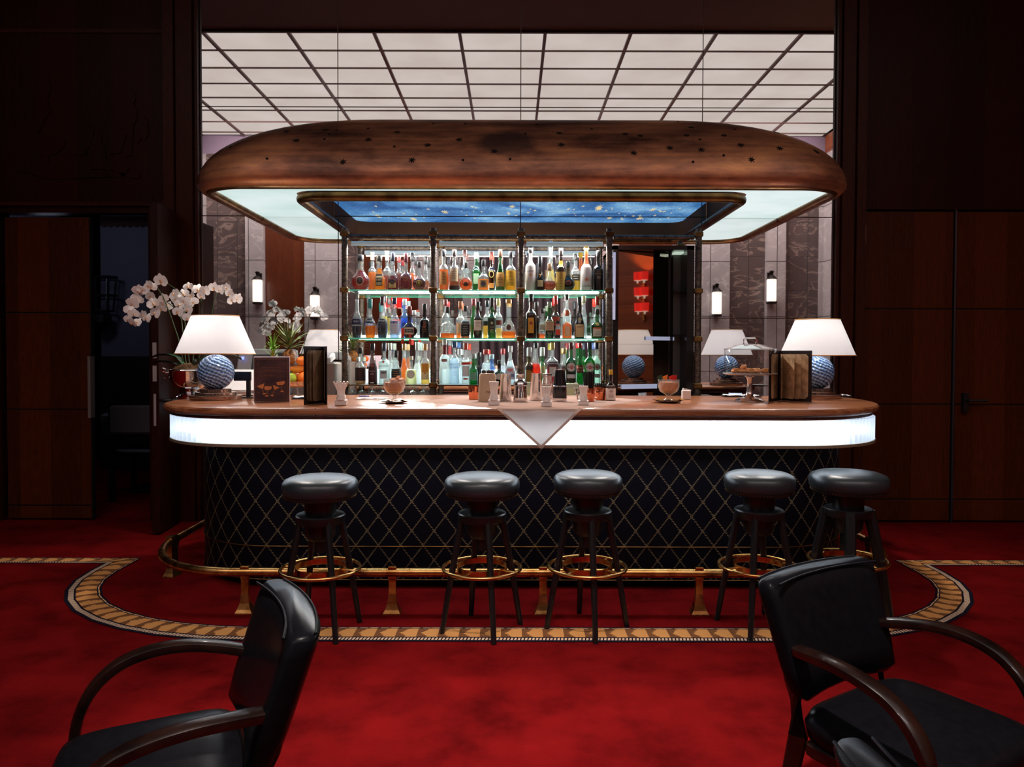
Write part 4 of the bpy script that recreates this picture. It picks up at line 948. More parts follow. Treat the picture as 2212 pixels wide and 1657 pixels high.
# --- middle shelf, left bay
put(0, 1, 218, 604, 96, 0, 'vase', liq=(24, 24, 34), fill=.3, cap=(150, 150, 150), capf=.14, labels=(('f', .30, .42, (30, 34, 70)), ('t', 'BOLS', .22, .36, (226, 226, 230))), label='waisted liqueur bottle with navy band and dark liquid, leftmost'+ML, group=g2)
put(0, 1, 340, 664, 106, 0, 'vase', liq=(236, 140, 30), fill=.40, cap=(50, 140, 140), capf=.24, labels=(('f', .38, .5, (30, 30, 60)), ('t', 'BOLS', .22, .44, (226, 226, 230))), label='waisted liqueur bottle with orange liquid'+ML, group=g2)
put(0, 1, 450, 640, 102, 0, 'vase', liq=(14, 16, 28), fill=.46, cap=(70, 20, 26), capf=.22, labels=(('f', .36, .46, (20, 20, 40)), ('t', 'BOLS', .22, .41, (226, 226, 230))), label='waisted liqueur bottle with black liquid'+ML, group=g2)
put(0, 1, 470, 634, 60, 1, 'std', liq=(236, 216, 110), cap=(30, 26, 26), label='pale yellow bottle behind the black liqueur'+ML, group=g2)
put(0, 1, 563, 654, 92, 0, 'low', glass='clear', liq=(190, 210, 240), fill=.5, cap=(26, 36, 90), labels=(('r', .8, .1, .42, (206, 214, 230)), ('r', .74, .36, .42, (60, 80, 150)), ('l', .6, .14, .3, (110, 130, 180), 4)), label='clear bottle with blue and white label and blue cap'+ML, group=g2)
put(0, 1, 655, 665, 80, 1, 'std', glass='blue', liq=(120, 160, 230), cap=(206, 214, 220), labels=(('r', .6, .12, .4, (60, 80, 170)),), label='pale blue bottle behind the round orange liqueur'+ML, group=g2)
put(0, 1, 698, 732, 148, 0, 'round', glass='brown', liq=(60, 26, 12), fill=.5, cap=(120, 40, 20), capf=.26, df=.55, neck=.015, labels=(('r', .58, .12, .33, (236, 226, 206), (110, 30, 20)), ('r', .54, .15, .30, (30, 24, 24)), ('t', 'Grand', .13, .25, (230, 224, 210)), ('t', 'Marnier', .13, .19, (230, 224, 210))), label='round brown bottle with black-and-cream label and red ribbon'+ML, group=g2)
rb = bpy.data.objects['liquor_bottle'] if False else None
put(0, 1, 742, 770, 44, 1, 'std', liq=(226, 226, 220), cap=(190, 190, 190), label='small slim clear bottle standing behind'+ML, group=g2)
put(0, 1, 840, 710, 96, 0, 'std', glass='black', cap=(12, 12, 14), capf=.24, labels=(('l', .5, .2, .34, (150, 100, 50), 4), ('r', .2, .3, .5, (120, 70, 40))), label='black liqueur bottle at the right end'+ML, group=g2)
# ribbon
rbn = MB(); p0 = P(720+630/4.248, 490+985/4.248, YF-.045); p1 = P(720+652/4.248, 490+1075/4.248, YF-.045)
# --- middle shelf, centre bay
put(0, 1, 1048, 736, 140, 0, 'arch', liq=(236, 130, 40), fill=.2, cap=(40, 30, 26), capf=.2, df=.6, labels=(('l', .6, .1, .2, (120, 50, 20), 3),), label='wide arched clear bourbon bottle nearly empty'+MM, group=g2)
put(0, 1, 1030, 668, 80, 1, 'std', liq=(236, 226, 214), fill=.2, cap=(140, 50, 50), label='clear bottle with red cap behind the arched bourbon'+MM, group=g2)
put(0, 1, 1166, 684, 88, 1, 'std', liq=(236, 140, 50), fill=.5, cap=(150, 80, 44), capf=.2, labels=(('r', .7, .15, .4, (230, 190, 140)),), label='amber bottle with tan neck'+MM, group=g2)
put(0, 1, 1212, 728, 86, 0, 'square', liq=(120, 60, 20), fill=.5, cap=(14, 14, 14), capf=.17, labels=(('r', .94, .06, .52, (16, 14, 14)), ('t', "JACK DANIEL'S", .13, .44, (230, 226, 220)), ('l', .6, .14, .36, (200, 196, 190), 5)), label='square whiskey bottle with black label'+MM, group=g2)
put(0, 1, 1288, 664, 64, 1, 'std', glass='green', liq=(60, 160, 60), cap=(140, 40, 50), label='green bottle with red cap behind'+MM, group=g2)
put(0, 1, 1326, 690, 84, 0, 'std', glass='brown', liq=(50, 24, 14), cap=(14, 14, 18), labels=(('r', .82, .22, .5, (226, 214, 200)), ('t', 'Canadian', .18, .42, (40, 30, 30)), ('t', 'Club', .2, .34, (40, 30, 30))), label='dark brown whisky bottle with cream script label'+MM, group=g2)
put(0, 1, 1410, 680, 84, 1, 'std', liq=(240, 200, 90), fill=.4, cap=(26, 34, 40), labels=(('r', .8, .34, .46, (30, 26, 26)),), label='clear bottle with black diagonal label'+MM, group=g2)
put(0, 1, 1455, 654, 82, 0, 'std', glass='green', liq=(90, 130, 20), cap=(40, 14, 16), capf=.22, labels=(('r', .85, .2, .5, (40, 50, 40)), ('d', .3, .38, (190, 190, 140)), ('l', .5, .22, .28, (170, 180, 140), 2)), label='green whiskey bottle with dark green label'+MM, group=g2)
put(0, 1, 1512, 660, 86, 1, 'std', liq=(236, 206, 130), fill=.3, cap=(200, 180, 130), labels=(('r', .8, .34, .46, (110, 40, 30)),), label='clear bottle with brown-red diagonal label'+MM, group=g2)
put(0, 1, 1625, 666, 142, 0, 'bulb', liq=(236, 140, 46), fill=.2, cap=(206, 150, 70), capf=.1, df=.6, neck=.019, labels=(('d', .32, .28, (70, 40, 24), 0, 1.25), ('d', .26, .28, (120, 80, 50), .8, 1.25), ('l', .18, .26, .3, (210, 180, 130), 2)), label='pear-shaped golden bottle with brown oval label'+MM, group=g2)
# --- middle shelf, third bay
put(1, 1, 150, 614, 108, 0, 'std', glass='brown', liq=(40, 12, 10), fill=.6, cap=(16, 14, 14), capf=.17, labels=(('r', .5, .12, .46, (206, 150, 50)), ('d', .3, .34, (150, 60, 30))), label='tall coffee liqueur bottle with yellow arch label'+MR, group=g2)
put(1, 1, 205, 690, 60, 1, 'std', glass='brown', liq=(50, 20, 16), cap=(16, 14, 14), label='dark bottle peeking from behind the coffee liqueur'+MR, group=g2)
put(1, 1, 262, 750, 76, 1, 'low', liq=(230, 120, 50), fill=.2, cap=(40, 26, 30), labels=(('r', .7, .3, .5, (226, 200, 180)),), label='short clear bottle with cream label standing behind'+MR, group=g2)
put(1, 1, 325, 690, 88, 0, 'low', glass='green', liq=(30, 24, 14), fill=.8, cap=(140, 150, 130), labels=(('r', .9, .22, .52, (190, 160, 130)), ('t', 'AMARO', .2, .44, (60, 40, 36)), ('l', .6, .28, .38, (90, 60, 50), 3)), label='herbal bitter bottle with cream label and grey cap'+MR, group=g2)
put(1, 1, 382, 630, 84, 1, 'std', glass='brown', liq=(60, 16, 10), cap=(170, 24, 22), capf=.2, labels=(('r', .8, .3, .5, (176, 60, 30)),), label='brown bottle with bright red wax cap'+MR, group=g2)
put(1, 1, 402, 862, 50, 0, 'std', glass='clear', liq=(226, 80, 40), fill=.6, cap=(20, 20, 30), labels=(('f', .05, .2, (30, 36, 50)),), label='miniature orange-red bottle in the front row'+MR, group=g2)
put(1, 1, 487, 764, 92, 0, 'square', liq=(236, 130, 40), fill=.7, cap=(190, 90, 40), capf=.2, labels=(('r', .5, .1, .42, (226, 190, 150)), ('t', 'COINTREAU', .13, .48, (150, 60, 20))), label='square orange liqueur bottle with slanted label'+MR, group=g2)
put(1, 1, 484, 618, 88, 1, 'std', liq=(236, 240, 240), cap=(30, 20, 20), capf=.12, labels=(('l', .6, .36, .42, (60, 50, 50), 2),), label='clear bottle with black cap behind the orange liqueur'+MR, group=g2)
put(1, 1, 600, 644, 98, 0, 'slope', glass='black', cap=(20, 22, 26), capf=.2, labels=(('r', .8, .04, .34, (206, 176, 130)), ('d', .36, .46, (170, 150, 110)), ('t', 'FERNET', .16, .28, (40, 30, 30))), label='black bitter bottle with cream label and eagle crest'+MR, group=g2)
put(1, 1, 640, 634, 64, 1, 'std', liq=(226, 232, 232), cap=(200, 190, 150), label='clear bottle with gold cap behind the black bitter'+MR, group=g2)
put(1, 1, 766, 754, 112, 0, 'low', glass='green', liq=(20, 70, 20), fill=.7, cap=(16, 40, 26), capf=.18, df=.7, labels=(('d', .42, .5, (40, 60, 30), .8), ('d', .3, .5, (200, 180, 100)), ('r', .72, .08, .36, (214, 206, 190), (120, 60, 30)), ('r', .68, .32, .38, (200, 80, 30)), ('l', .5, .14, .24, (90, 90, 60), 3)), label='flat green herbal liqueur bottle with orange label'+MR, group=g2)
put(1, 1, 762, 640, 76, 1, 'std', liq=(226, 236, 236), cap=(176, 50, 36), capf=.2, label='clear bottle with red-brown cap at the right end'+MR, group=g2)
# --- bottom shelf, left bay
put(0, 2, 168, 1200, 60, 1, 'std', liq=(220, 190, 70), fill=.4, cap=(190, 190, 180), label='small pale yellow bottle, leftmost'+LL, group=g3)
put(0, 2, 248, 1114, 98, 0, 'low', liq=(190, 130, 60), fill=.5, cap=(22, 20, 20), labels=(('f', .10, .46, (36, 16, 12)), ('f', .04, .10, (206, 170, 120)), ('l', .5, .2, .4, (120, 60, 40), 4)), label='whiskey bottle with dark brown label and tan foot'+LL, group=g3)
put(0, 2, 362, 1076, 88, 0, 'slope', glass='brown', liq=(40, 12, 8), cap=(20, 14, 14), capf=.16, labels=(('r', .8, .12, .44, (60, 16, 20)), ('d', .3, .46, (150, 60, 50)), ('t', 'Havana', .2, .33, (214, 190, 180)), ('t', 'Club', .2, .26, (214, 190, 180)), ('r', .4, .03, .06, (200, 200, 200))), label='tall brown rum bottle with maroon label'+LL, group=g3)
put(0, 2, 468, 1066, 110, 0, 'std', liq=(226, 238, 236), fill=.7, cap=(40, 46, 70), capf=.2, labels=(('d', .2, .54, (170, 40, 34)), ('t', 'BACARDI', .2, .44, (30, 34, 60)), ('r', .6, .14, .34, (206, 216, 214)), ('r', .44, .26, .31, (60, 66, 80))), label='clear rum bottle with red bat disc'+LL, group=g3)
put(0, 2, 520, 1070, 60, 1, 'std', liq=(226, 230, 230), cap=(220, 214, 200), label='clear bottle with white cap behind the rum'+LL, group=g3)
put(0, 2, 578, 1140, 92, 0, 'low', liq=(100, 50, 20), fill=.5, cap=(16, 14, 16), capf=.2, labels=(('f', .08, .46, (26, 18, 16)), ('l', .6, .16, .38, (200, 150, 80), 5)), label='short dark-labelled whiskey bottle'+LL, group=g3)
put(0, 2, 650, 1076, 84, 1, 'bell', liq=(226, 130, 40), fill=.75, cap=(214, 170, 120), label='amber cognac bottle behind'+LL, group=g3)
put(0, 2, 715, 1190, 106, 0, 'low', liq=(236, 236, 190), fill=.6, cap=(226, 220, 190), capf=.14, df=.7, labels=(('d', .7, .36, (236, 232, 214), 0, 1.1), ('d', .6, .36, (150, 170, 140), .92, 1.1), ('l', .4, .28, .44, (120, 140, 110), 4)), label='short clear tequila bottle with white oval label'+LL, group=g3)
put(0, 2, 770, 1060, 76, 1, 'slope', liq=(236, 240, 236), cap=(206, 214, 210), capf=.2, label='tall clear bottle with silver cap'+LL, group=g3)
put(0, 2, 850, 1076, 86, 0, 'std', liq=(246, 214, 120), fill=.6, cap=(196, 140, 70), labels=(('r', .85, .3, .52, (226, 160, 60)), ('r', .85, .12, .3, (240, 220, 160)), ('d', .16, .28, (190, 60, 30))), label='pale gold tequila bottle with yellow label'+LL, group=g3)
# --- bottom shelf, centre bay
put(0, 2, 1022, 1030, 100, 0, 'std', liq=(236, 246, 246), fill=.8, cap=(190, 200, 206), capf=.13, labels=(('f', .66, .86, (110, 16, 24)), ('r', .5, .5, .56, (120, 30, 30)), ('t', 'SMIRNOFF', .13, .53, (226, 226, 226)), ('l', .5, .36, .46, (150, 160, 160), 3)), label='clear vodka bottle with red neck, leftmost'+LM, group=g3)
put(0, 2, 1112, 1054, 98, 0, 'std', liq=(216, 236, 250), fill=.7, cap=(60, 90, 140), capf=.14, capr=1.4, labels=(('t', 'ABSOLUT', .23, .47, (40, 80, 190)), ('t', 'VODKA', .23, .40, (40, 80, 190)), ('l', .6, .22, .33, (130, 170, 220), 4)), label='clear vodka bottle with blue lettering'+LM, group=g3)
put(0, 2, 1160, 1126, 60, 1, 'std', liq=(230, 240, 246), cap=(200, 210, 214), label='clear bottle with silver cap behind the blue-lettered vodka'+LM, group=g3)
put(0, 2, 1216, 1068, 82, 0, 'std', liq=(230, 240, 240), fill=.7, cap=(176, 60, 40), capf=.16, labels=(('f', .48, .54, (200, 60, 50)), ('r', .8, .2, .46, (226, 232, 232)), ('r', .5, .12, .16, (190, 70, 50))), label='clear vodka bottle with copper-red cap'+LM, group=g3)
put(0, 2, 1286, 1166, 82, 0, 'low', glass='green', liq=(20, 150, 90), fill=.8, cap=(150, 160, 160), labels=(('r', .7, .14, .4, (120, 180, 150)), ('l', .5, .2, .36, (30, 90, 60), 3)), label='squat green gin bottle'+LM, group=g3)
put(0, 2, 1335, 1152, 52, 1, 'std', glass='black', cap=(14, 16, 20), label='slim black bottle behind the green gin'+LM, group=g3)
put(0, 2, 1402, 1126, 82, 0, 'std', liq=(226, 236, 240), fill=.7, cap=(190, 60, 50), capf=.14, capr=1.5, labels=(('r', .7, .2, .42, (206, 220, 230)),), label='clear gin bottle with wide red cap'+LM, group=g3)
put(0, 2, 1452, 1172, 64, 1, 'std', glass='blue', liq=(130, 190, 230), cap=(160, 190, 206), label='ice-blue bottle standing behind'+LM, group=g3)
put(0, 2, 1522, 1226, 108, 0, 'square', glass='black', cap=(16, 16, 18), capf=.2, labels=(('d', .6, .34, (200, 196, 180), 0, .9), ('l', .3, .3, .38, (60, 56, 50), 3)), label='black apothecary-style gin bottle with diamond label'+LM, group=g3)
put(0, 2, 1556, 1118, 54, 1, 'std', liq=(230, 230, 236), cap=(176, 60, 70), label='clear bottle with pink-red cap behind the black gin'+LM, group=g3)
put(0, 2, 1640, 1094, 110, 0, 'slope', liq=(230, 240, 246), fill=.7, cap=(196, 206, 206), capf=.16, labels=(('r', .8, .14, .46, (206, 216, 230)), ('r', .5, .34, .42, (214, 110, 120)), ('r', .6, .2, .28, (90, 110, 180))), label='frosted clear bottle with pink and blue label'+LM, group=g3)
# --- bottom shelf, third bay
put(1, 2, 130, 1106, 80, 0, 'std', glass='olive', liq=(170, 120, 20), fill=.8, cap=(176, 180, 180), capf=.24, labels=(('f', .4, .5, (40, 30, 20)), ('r', .7, .1, .36, (150, 110, 40))), label='olive-gold bottle with silver neck, leftmost'+LR, group=g3)
put(1, 2, 203, 1066, 98, 0, 'slope', liq=(240, 70, 20), fill=.56, cap=(14, 16, 20), capf=.12, label='bright orange-red aperitif bottle'+LR, group=g3)
put(1, 2, 263, 1106, 66, 1, 'std', glass='green', liq=(50, 130, 40), cap=(196, 206, 206), capf=.24, labels=(('r', .8, .2, .5, (190, 200, 130)),), label='green bottle with silver neck'+LR, group=g3)
put(1, 2, 355, 1060, 112, 0, 'std', liq=(84, 8, 16), fill=.62, cap=(196, 176, 90), capf=.17, labels=(('r', .86, .45, .545, (40, 34, 50)), ('t', 'CAMPARI', .22, .50, (230, 230, 236)), ('r', .56, .2, .42, (196, 200, 196)), ('l', .3, .28, .36, (120, 120, 120), 2)), label='dark red bitter bottle with navy name band'+LR, group=g3)
put(1, 2, 465, 1112, 66, 1, 'std', liq=(40, 10, 14), cap=(176, 150, 90), labels=(('r', .7, .2, .4, (190, 160, 130)),), label='small dark bottle left of the dark red vermouth'+LR, group=g3)
MTL = (('d', .82, .42, (206, 206, 204)), ('d', .74, .42, (150, 140, 140), .93), ('d', .36, .42, (176, 50, 40), 0, .9), ('r', .66, .405, .437, (30, 26, 30)), ('t', 'MARTINI', .15, .421, (230, 226, 220)), ('r', .75, .16, .25, (200, 196, 196)))
def mart(lb, dx=0): return tuple(lb)
put(1, 2, 525, 1060, 104, 0, 'std', glass='green', liq=(26, 6, 6), fill=.62, cap=(80, 14, 18), capf=.16, labels=MTL, label='dark red vermouth bottle with round badge'+LR, group=g3)
put(1, 2, 606, 1064, 74, 1, 'slope', glass='green', liq=(40, 130, 70), cap=(190, 30, 30), capf=.12, labels=(('f', .28, .46, (120, 40, 30)), ('t', 'PUNT', .26, .40, (230, 210, 170)), ('t', 'E MES', .22, .33, (230, 210, 170))), label='green bottle with red cap and red-brown label'+LR, group=g3)
put(1, 2, 694, 1060, 104, 0, 'std', glass='green', liq=(20, 190, 70), fill=.78, cap=(20, 26, 40), capf=.16, labels=MTL, label='bright green vermouth bottle with round badge'+LR, group=g3)
put(1, 2, 768, 1060, 84, 1, 'std', glass='clear', liq=(206, 236, 220), fill=.8, cap=(30, 50, 90), capf=.16, labels=MTL, label='clear dry vermouth bottle with round badge'+LR, group=g3)
ribbon = MB().rings([[P(720+a/4.248, 490+z/4.248, YF-.062+(.01 if z > 1000 else 0)) for z in (930, 985, 1030, 1075)] for a in (622, 648)], False).rings([[P(720+a/4.248, 490+z/4.248, YF-.060) for z in (985, 1040, 1078)] for a in (692, 716)], False)
MB.obj(ribbon, 'ribbon', pm('red_ribbon', srgb(206, 50, 30), .5))
bpy.data.objects['ribbon'].name = 'bottle_ribbon'; tag(bpy.data.objects['bottle_ribbon'], 'red ribbon ends hanging below the round brown liqueur bottle', 'ribbon')

# ---------------------------------------------------------------- table lamps
def swirlmat():
    m, t, b = nt('blue_swirl_glass')
    tc = N(t, 'ShaderNodeTexCoord'); sp = N(t, 'ShaderNodeSeparateXYZ'); L(t, tc.outputs['Object'], sp.inputs[0])
    an = mathn(t, 'ARCTAN2', sp.outputs[1], sp.outputs[0])
    ph = mathn(t, 'ADD', mathn(t, 'MULTIPLY', sp.outputs[2], 300.), mathn(t, 'MULTIPLY', an, 12.))
    n = N(t, 'ShaderNodeTexNoise', Scale=32., Detail=3.); L(t, tc.outputs['Object'], n.inputs['Vector'])
    s_ = mathn(t, 'SINE', mathn(t, 'ADD', ph, mathn(t, 'MULTIPLY', n.outputs['Fac'], 5.)))
    s2_ = mathn(t, 'SINE', mathn(t, 'ADD', mathn(t, 'ADD', mathn(t, 'MULTIPLY', sp.outputs[2], 160.), mathn(t, 'MULTIPLY', an, -26.)), mathn(t, 'MULTIPLY', n.outputs['Fac'], 9.)))
    s_ = mathn(t, 'ADD', mathn(t, 'MULTIPLY', s_, .75), mathn(t, 'MULTIPLY', s2_, .35))
    f = mathn(t, 'ADD', mathn(t, 'MULTIPLY', s_, .32), mathn(t, 'ADD', mathn(t, 'MULTIPLY', n.outputs['Fac'], .5), .25))
    r = ramp(t, [(.1, srgb(20, 42, 96)), (.45, srgb(74, 124, 190)), (.85, srgb(170, 206, 236))]); L(t, f, r.inputs[0])
    L(t, r.outputs[0], b.inputs['Base Color']); b.inputs['Roughness'].default_value = .08; b.inputs['Coat Weight'].default_value = .6
    bp = N(t, 'ShaderNodeBump', Strength=.8, Distance=.004); L(t, s_, bp.inputs['Height']); L(t, bp.outputs[0], b.inputs['Normal'])
    b.inputs['Subsurface Weight'].default_value = .0
    return m
M_swirl = swirlmat()
m = bpy.data.materials.new('lit_lampshade'); m.use_nodes = True; t = m.node_tree; t.nodes.clear(); M_shade = m
o = N(t, 'ShaderNodeOutputMaterial'); tl = N(t, 'ShaderNodeBsdfTranslucent'); tl.inputs[0].default_value = (.66, .64, .64, 1)
df = N(t, 'ShaderNodeBsdfDiffuse'); df.inputs[0].default_value = (.8, .76, .72, 1); mx = N(t, 'ShaderNodeMixShader'); mx.inputs[0].default_value = .35
L(t, tl.outputs[0], mx.inputs[1]); L(t, df.outputs[0], mx.inputs[2]); e_ = N(t, 'ShaderNodeEmission'); e_.inputs[0].default_value = (.86, .82, .83, 1); e_.inputs[1].default_value = .36
ad = N(t, 'ShaderNodeAddShader'); L(t, mx.outputs[0], ad.inputs[0]); L(t, e_.outputs[0], ad.inputs[1]); L(t, ad.outputs[0], o.inputs[0])
M_acr = pm('smoky_acrylic', srgb(150, 124, 110), .06, .75)
def table_lamp(x, y, label):
    e = empty('table_lamp', (x, y, ZC+.001), label, 'lamp', 'blue glass ball lamps on the bar')
    MB().lathe([(.148, 0), (.15, .004), (.15, .024), (.147, .026)], 40).obj('base', M_acr, e, True)
    MB().lathe([(.118, .026), (.12, .028), (.12, .042), (.118, .044)], 40).obj('base_step', M_acr, e, True)
    MB().lathe([(.088, .044), (.09, .046), (.09, .062), (.086, .064)], 40).obj('base_step', M_acr, e, True)
    MB().sphere((0, 0, .165), .108, 40).obj('glass_ball', M_swirl, e, True)
    MB().lathe([(.014, .265), (.014, .33), (.02, .332), (.02, .37), (.008, .375), (.008, .5)], 14).obj('stem', M_chrome, e, True)
    z0, z1 = .276, .506
    MB().lathe([(.230, z0), (.136, z1)], 48, cap=False).obj('lamp_shade', M_shade, e, True)
    sh = e.children[-1]
    MB().tube([(.231*math.cos(a*PI/24), .231*math.sin(a*PI/24), z0) for a in range(48)], .003, 6, True).tube([(.137*math.cos(a*PI/24), .137*math.sin(a*PI/24), z1) for a in range(48)], .003, 6, True).obj('trim', pm('gold_trim', srgb(214, 160, 100), .5), sh, True)
    bl = MB().sphere((0, 0, .39), .028, 12).obj('bulb', emis('warm_bulb', (1, .92, .86), 22), e, True)
    lamp('lamp_bulb_light', 'POINT', (x, y, ZC+.39), 6.0, (1, .92, .86), shadow_soft_size=.03)
    return e
pl = Vector((X(466, 4.5), 4.5, 0)); pr_ = Vector((X(1765, 4.79), 4.79, 0))
table_lamp(pl.x, pl.y, 'blue glass ball lamp with white shade beside the orchid')
table_lamp(pr_.x, pr_.y, 'blue glass ball lamp with white shade at the right end of the bar')
# ---------------------------------------------------------------- things on the counter
def C(px, py): return G(px, py, ZC)
def pxm(n, Y): return n*Y/F
def onbar(nm, px, py, label, cat, group=None, rz=0, dz=.0005):
    p = C(px, py); return empty(nm, (p.x, p.y, ZC+dz), label, cat, group, rz), p.y
# silver footed bowl with the orchid
e, Y = onbar('silver_bowl', 411, 859, 'footed silver bowl with ram-horn handles holding the orchid', 'bowl')
MB().lathe([(.085, 0), (.088, .008), (.07, .02), (.045, .028), (.04, .04), (.06, .052), (.1, .075), (.122, .12), (.124, .165), (.130, .172), (.128, .178), (.118, .172), (.114, .12), (.05, .07), (.0, .065)], 36).obj('bowl', M_chrome, e, True)
for sx in (-1, 1):
    MB().tube([(sx*.12, 0, .150), (sx*.15, -.01, .155), (sx*.165, -.02, .17), (sx*.155, -.03, .185), (sx*.14, -.03, .178), (sx*.146, -.03, .165)], .006, 8).tube([(sx*.12, 0, .15), (sx*.13, -.02, .13), (sx*.145, -.04, .12)], .006, 8).obj('handle', M_chrome, e, True)
bowlp = e.location.copy()
orc = empty('orchid_plant', (bowlp.x, bowlp.y, ZC+.15), 'white moth orchid with arching sprays in the silver bowl', 'plant')
YO = bowlp.y
MB().lathe([(.0, .0), (.108, .01), (.106, .03), (.07, .06), (.0, .07)], 16).obj('moss', noisy('orchid_moss', srgb(46, 30, 16), srgb(120, 86, 50), 60, bump=.6), orc, True)
def W(px, py, dy=0): return P(px, py, YO+dy)-orc.location
M_stem = pm('orchid_stem', srgb(46, 66, 30), .5)
stems = [[(398, 790), (385, 730), (368, 680), (352, 640), (335, 615), (318, 618), (300, 640), (288, 670), (285, 695)],
         [(402, 790), (396, 730), (392, 690), (372, 660), (352, 648), (330, 655), (306, 682)],
         [(410, 790), (402, 730), (398, 680), (402, 650), (392, 632), (370, 618), (352, 606), (340, 600)],
         [(416, 790), (420, 730), (436, 690), (434, 640), (425, 625), (408, 615), (396, 618)],
         [(424, 790), (446, 720), (458, 680), (462, 650), (470, 632), (482, 625), (496, 636), (506, 650)]]
dys = [-.06, .0, .05, -.02, .03]
for st, dy in zip(stems, dys):
    MB().tube([W(x, y, dy*min(1, i/3)) for i, (x, y) in enumerate(st)], [.004-.0003*i for i in range(len(st))], 6).obj('stem', M_stem, orc, True)
M_pet = pm('orchid_petal', srgb(250, 242, 238), .55, spec=.3)
M_lip = pm('orchid_lip', srgb(226, 170, 120), .5)
def petalmesh(r_, seed=0):
    mb = MB(); mb2 = None
    def petal(ang, ln, wd, cup):
        k = 6; rows = []
        for i in range(k+1):
            t_ = i/k; w_ = wd*math.sin(PI*min(1, t_*.92+.08))**.7; d = ln*t_; rows.append([(-w_, d, cup*t_*t_-.15*w_), (0, d*1.03, cup*t_*t_), (w_, d, cup*t_*t_-.15*w_)])
        M_ = Matrix.Rotation(ang, 3, 'Z'); rr = [[M_ @ Vector(q)*r_ for q in row] for row in rows]; n = len(mb.v)
        for row in rr: mb.v.extend(tuple(q) for q in row)
        for i in range(k):
            for j in range(2): a = n+i*3+j; mb.f.append((a, a+1, a+4, a+3))
    petal(0, .95, .34, -.15); petal(PI*.68, .95, .34, -.15); petal(-PI*.68, .95, .34, -.15)
    petal(PI/2*1.02, 1.0, .62, .08); petal(-PI/2*1.02, 1.0, .62, .08)
    return mb
def lipmesh(r_): return MB().sphere((0, -.12*r_, .16*r_), .16*r_, 8, (1, 1.2, .9)).sphere((0, -.3*r_, .1*r_), .12*r_, 8, (.8, 1.4, .6))
pm0 = petalmesh(.036).obj('blossom', M_pet, orc, 60); lp0 = lipmesh(.036).obj('lip', M_lip, pm0, True)
fl = [(470, 195, 2), (478, 215, 2), (300, 292, 0), (262, 300, 0), (352, 250, 0), (380, 262, 0), (240, 372, 0), (205, 420, 0), (262, 400, 1), (180, 490, 0), (215, 520, 0), (160, 575, 0), (200, 605, 0), (250, 600, 0), (340, 560, 1), (300, 530, 1), (420, 512, 1), (400, 420, 1), (372, 350, 1),
      (500, 372, 1), (480, 470, 2), (540, 440, 2), (500, 420, 1), (620, 380, 2), (640, 500, 3), (690, 330, 2), (650, 430, 2), (600, 330, 2), (735, 258, 3), (700, 400, 3), (760, 350, 3), (780, 410, 3), (735, 480, 3), (735, 560, 3), (830, 290, 3), (895, 300, 3), (860, 345, 3), (985, 275, 4), (1040, 290, 4), (1100, 270, 4), (1130, 330, 4), (1150, 390, 4), (1205, 375, 4)]
ro = random.Random(11)
for i, (cx_, cy_, s_) in enumerate(fl):
    px, py = 240+cx_/4.418, 560+cy_/4.418
    f_ = pm0 if i == 0 else copytree(pm0, orc)
    f_.location = W(px, py, dys[s_]-.02+ro.uniform(-.03, .03)); sc_ = ro.uniform(.92, 1.2)*(1.15 if py < 625 and px < 360 else 1)
    f_.scale = (sc_,)*3; f_.rotation_euler = (PI/2+ro.uniform(-.5, .5), ro.uniform(-.6, .6), ro.uniform(-.5, .5))
M_leaf = noisy('orchid_leaf', srgb(14, 34, 20), srgb(40, 78, 48), 20, rough=.3)
for pts_, wd in (([(400, 795), (385, 775), (365, 768), (345, 768), (328, 774)], .036), ([(405, 797), (378, 786), (350, 782), (330, 786)], .03), ([(414, 795), (425, 778), (445, 776), (455, 792), (462, 812)], .036), ([(416, 795), (450, 766), (480, 764), (505, 770), (522, 778)], .034), ([(410, 796), (400, 788), (392, 800), (388, 812)], .025), ([(420, 796), (430, 800), (440, 816)], .03)):
    P3 = [W(x, y, -.04+.02*i) for i, (x, y) in enumerate(pts_)]; mb = MB(); rr = []; n = len(P3)
    for i, p in enumerate(P3):
        w_ = wd*math.sin(PI*(.18+.8*i/(n-1)))**.8; rr.append([p+Vector((0, -w_, .012)), p, p+Vector((0, w_, .012))])
    mb.rings(rr, False).obj('leaf', M_leaf, orc, True)
# customer display on a pole
e, Y = onbar('pole_display', 537, 860, 'small black display panel on a pole between lamp and cocktail card', 'display')
MB().span((-.045, -.035, 0), (.035, .035, .008), .003).span((-.011, -.011, .006), (.011, .011, .115)).obj('stand', M_blackp, e)
MB().span((-.09, -.012, .108), (.018, .006, .165), .003).obj('panel', pm('display_black', (.006, .008, .014), .2), e)
# framed cocktail card
e, Y = onbar('cocktail_card', 587, 868, 'framed brown cocktail card with four orange glasses printed on it', 'sign', rz=.0)
w_ = pxm(39, Y); h_ = pxm(98, Y)
MB().span((-w_, 0, 0), (w_, .008, h_), .002).obj('acrylic_stand', pm('clear_acrylic', srgb(206, 190, 200), .1), e)
MB().span((-w_*.96, -.002, .002), (w_*.97, 0, h_*.965)).obj('printed_card', noisy('card_brown', srgb(56, 40, 46), srgb(88, 62, 62), 12, rough=.3), e)
crd = e.children[-1]; M_or = pm('card_orange', srgb(206, 130, 76), .4); M_or2 = pm('card_gold', srgb(150, 100, 70), .4)
def cp(u, v): return Vector(((u-690)/310*w_*.97, -.0035, h_*.965*(1-(v-265)/755)))
def flat(pts, nm, mt): MB().poly([cp(*q) for q in pts], .0006).obj(nm, mt, crd)
def line2(a, b_, w2=.0012): return MB().tube([cp(*a), cp(*b_)], w2, 5)
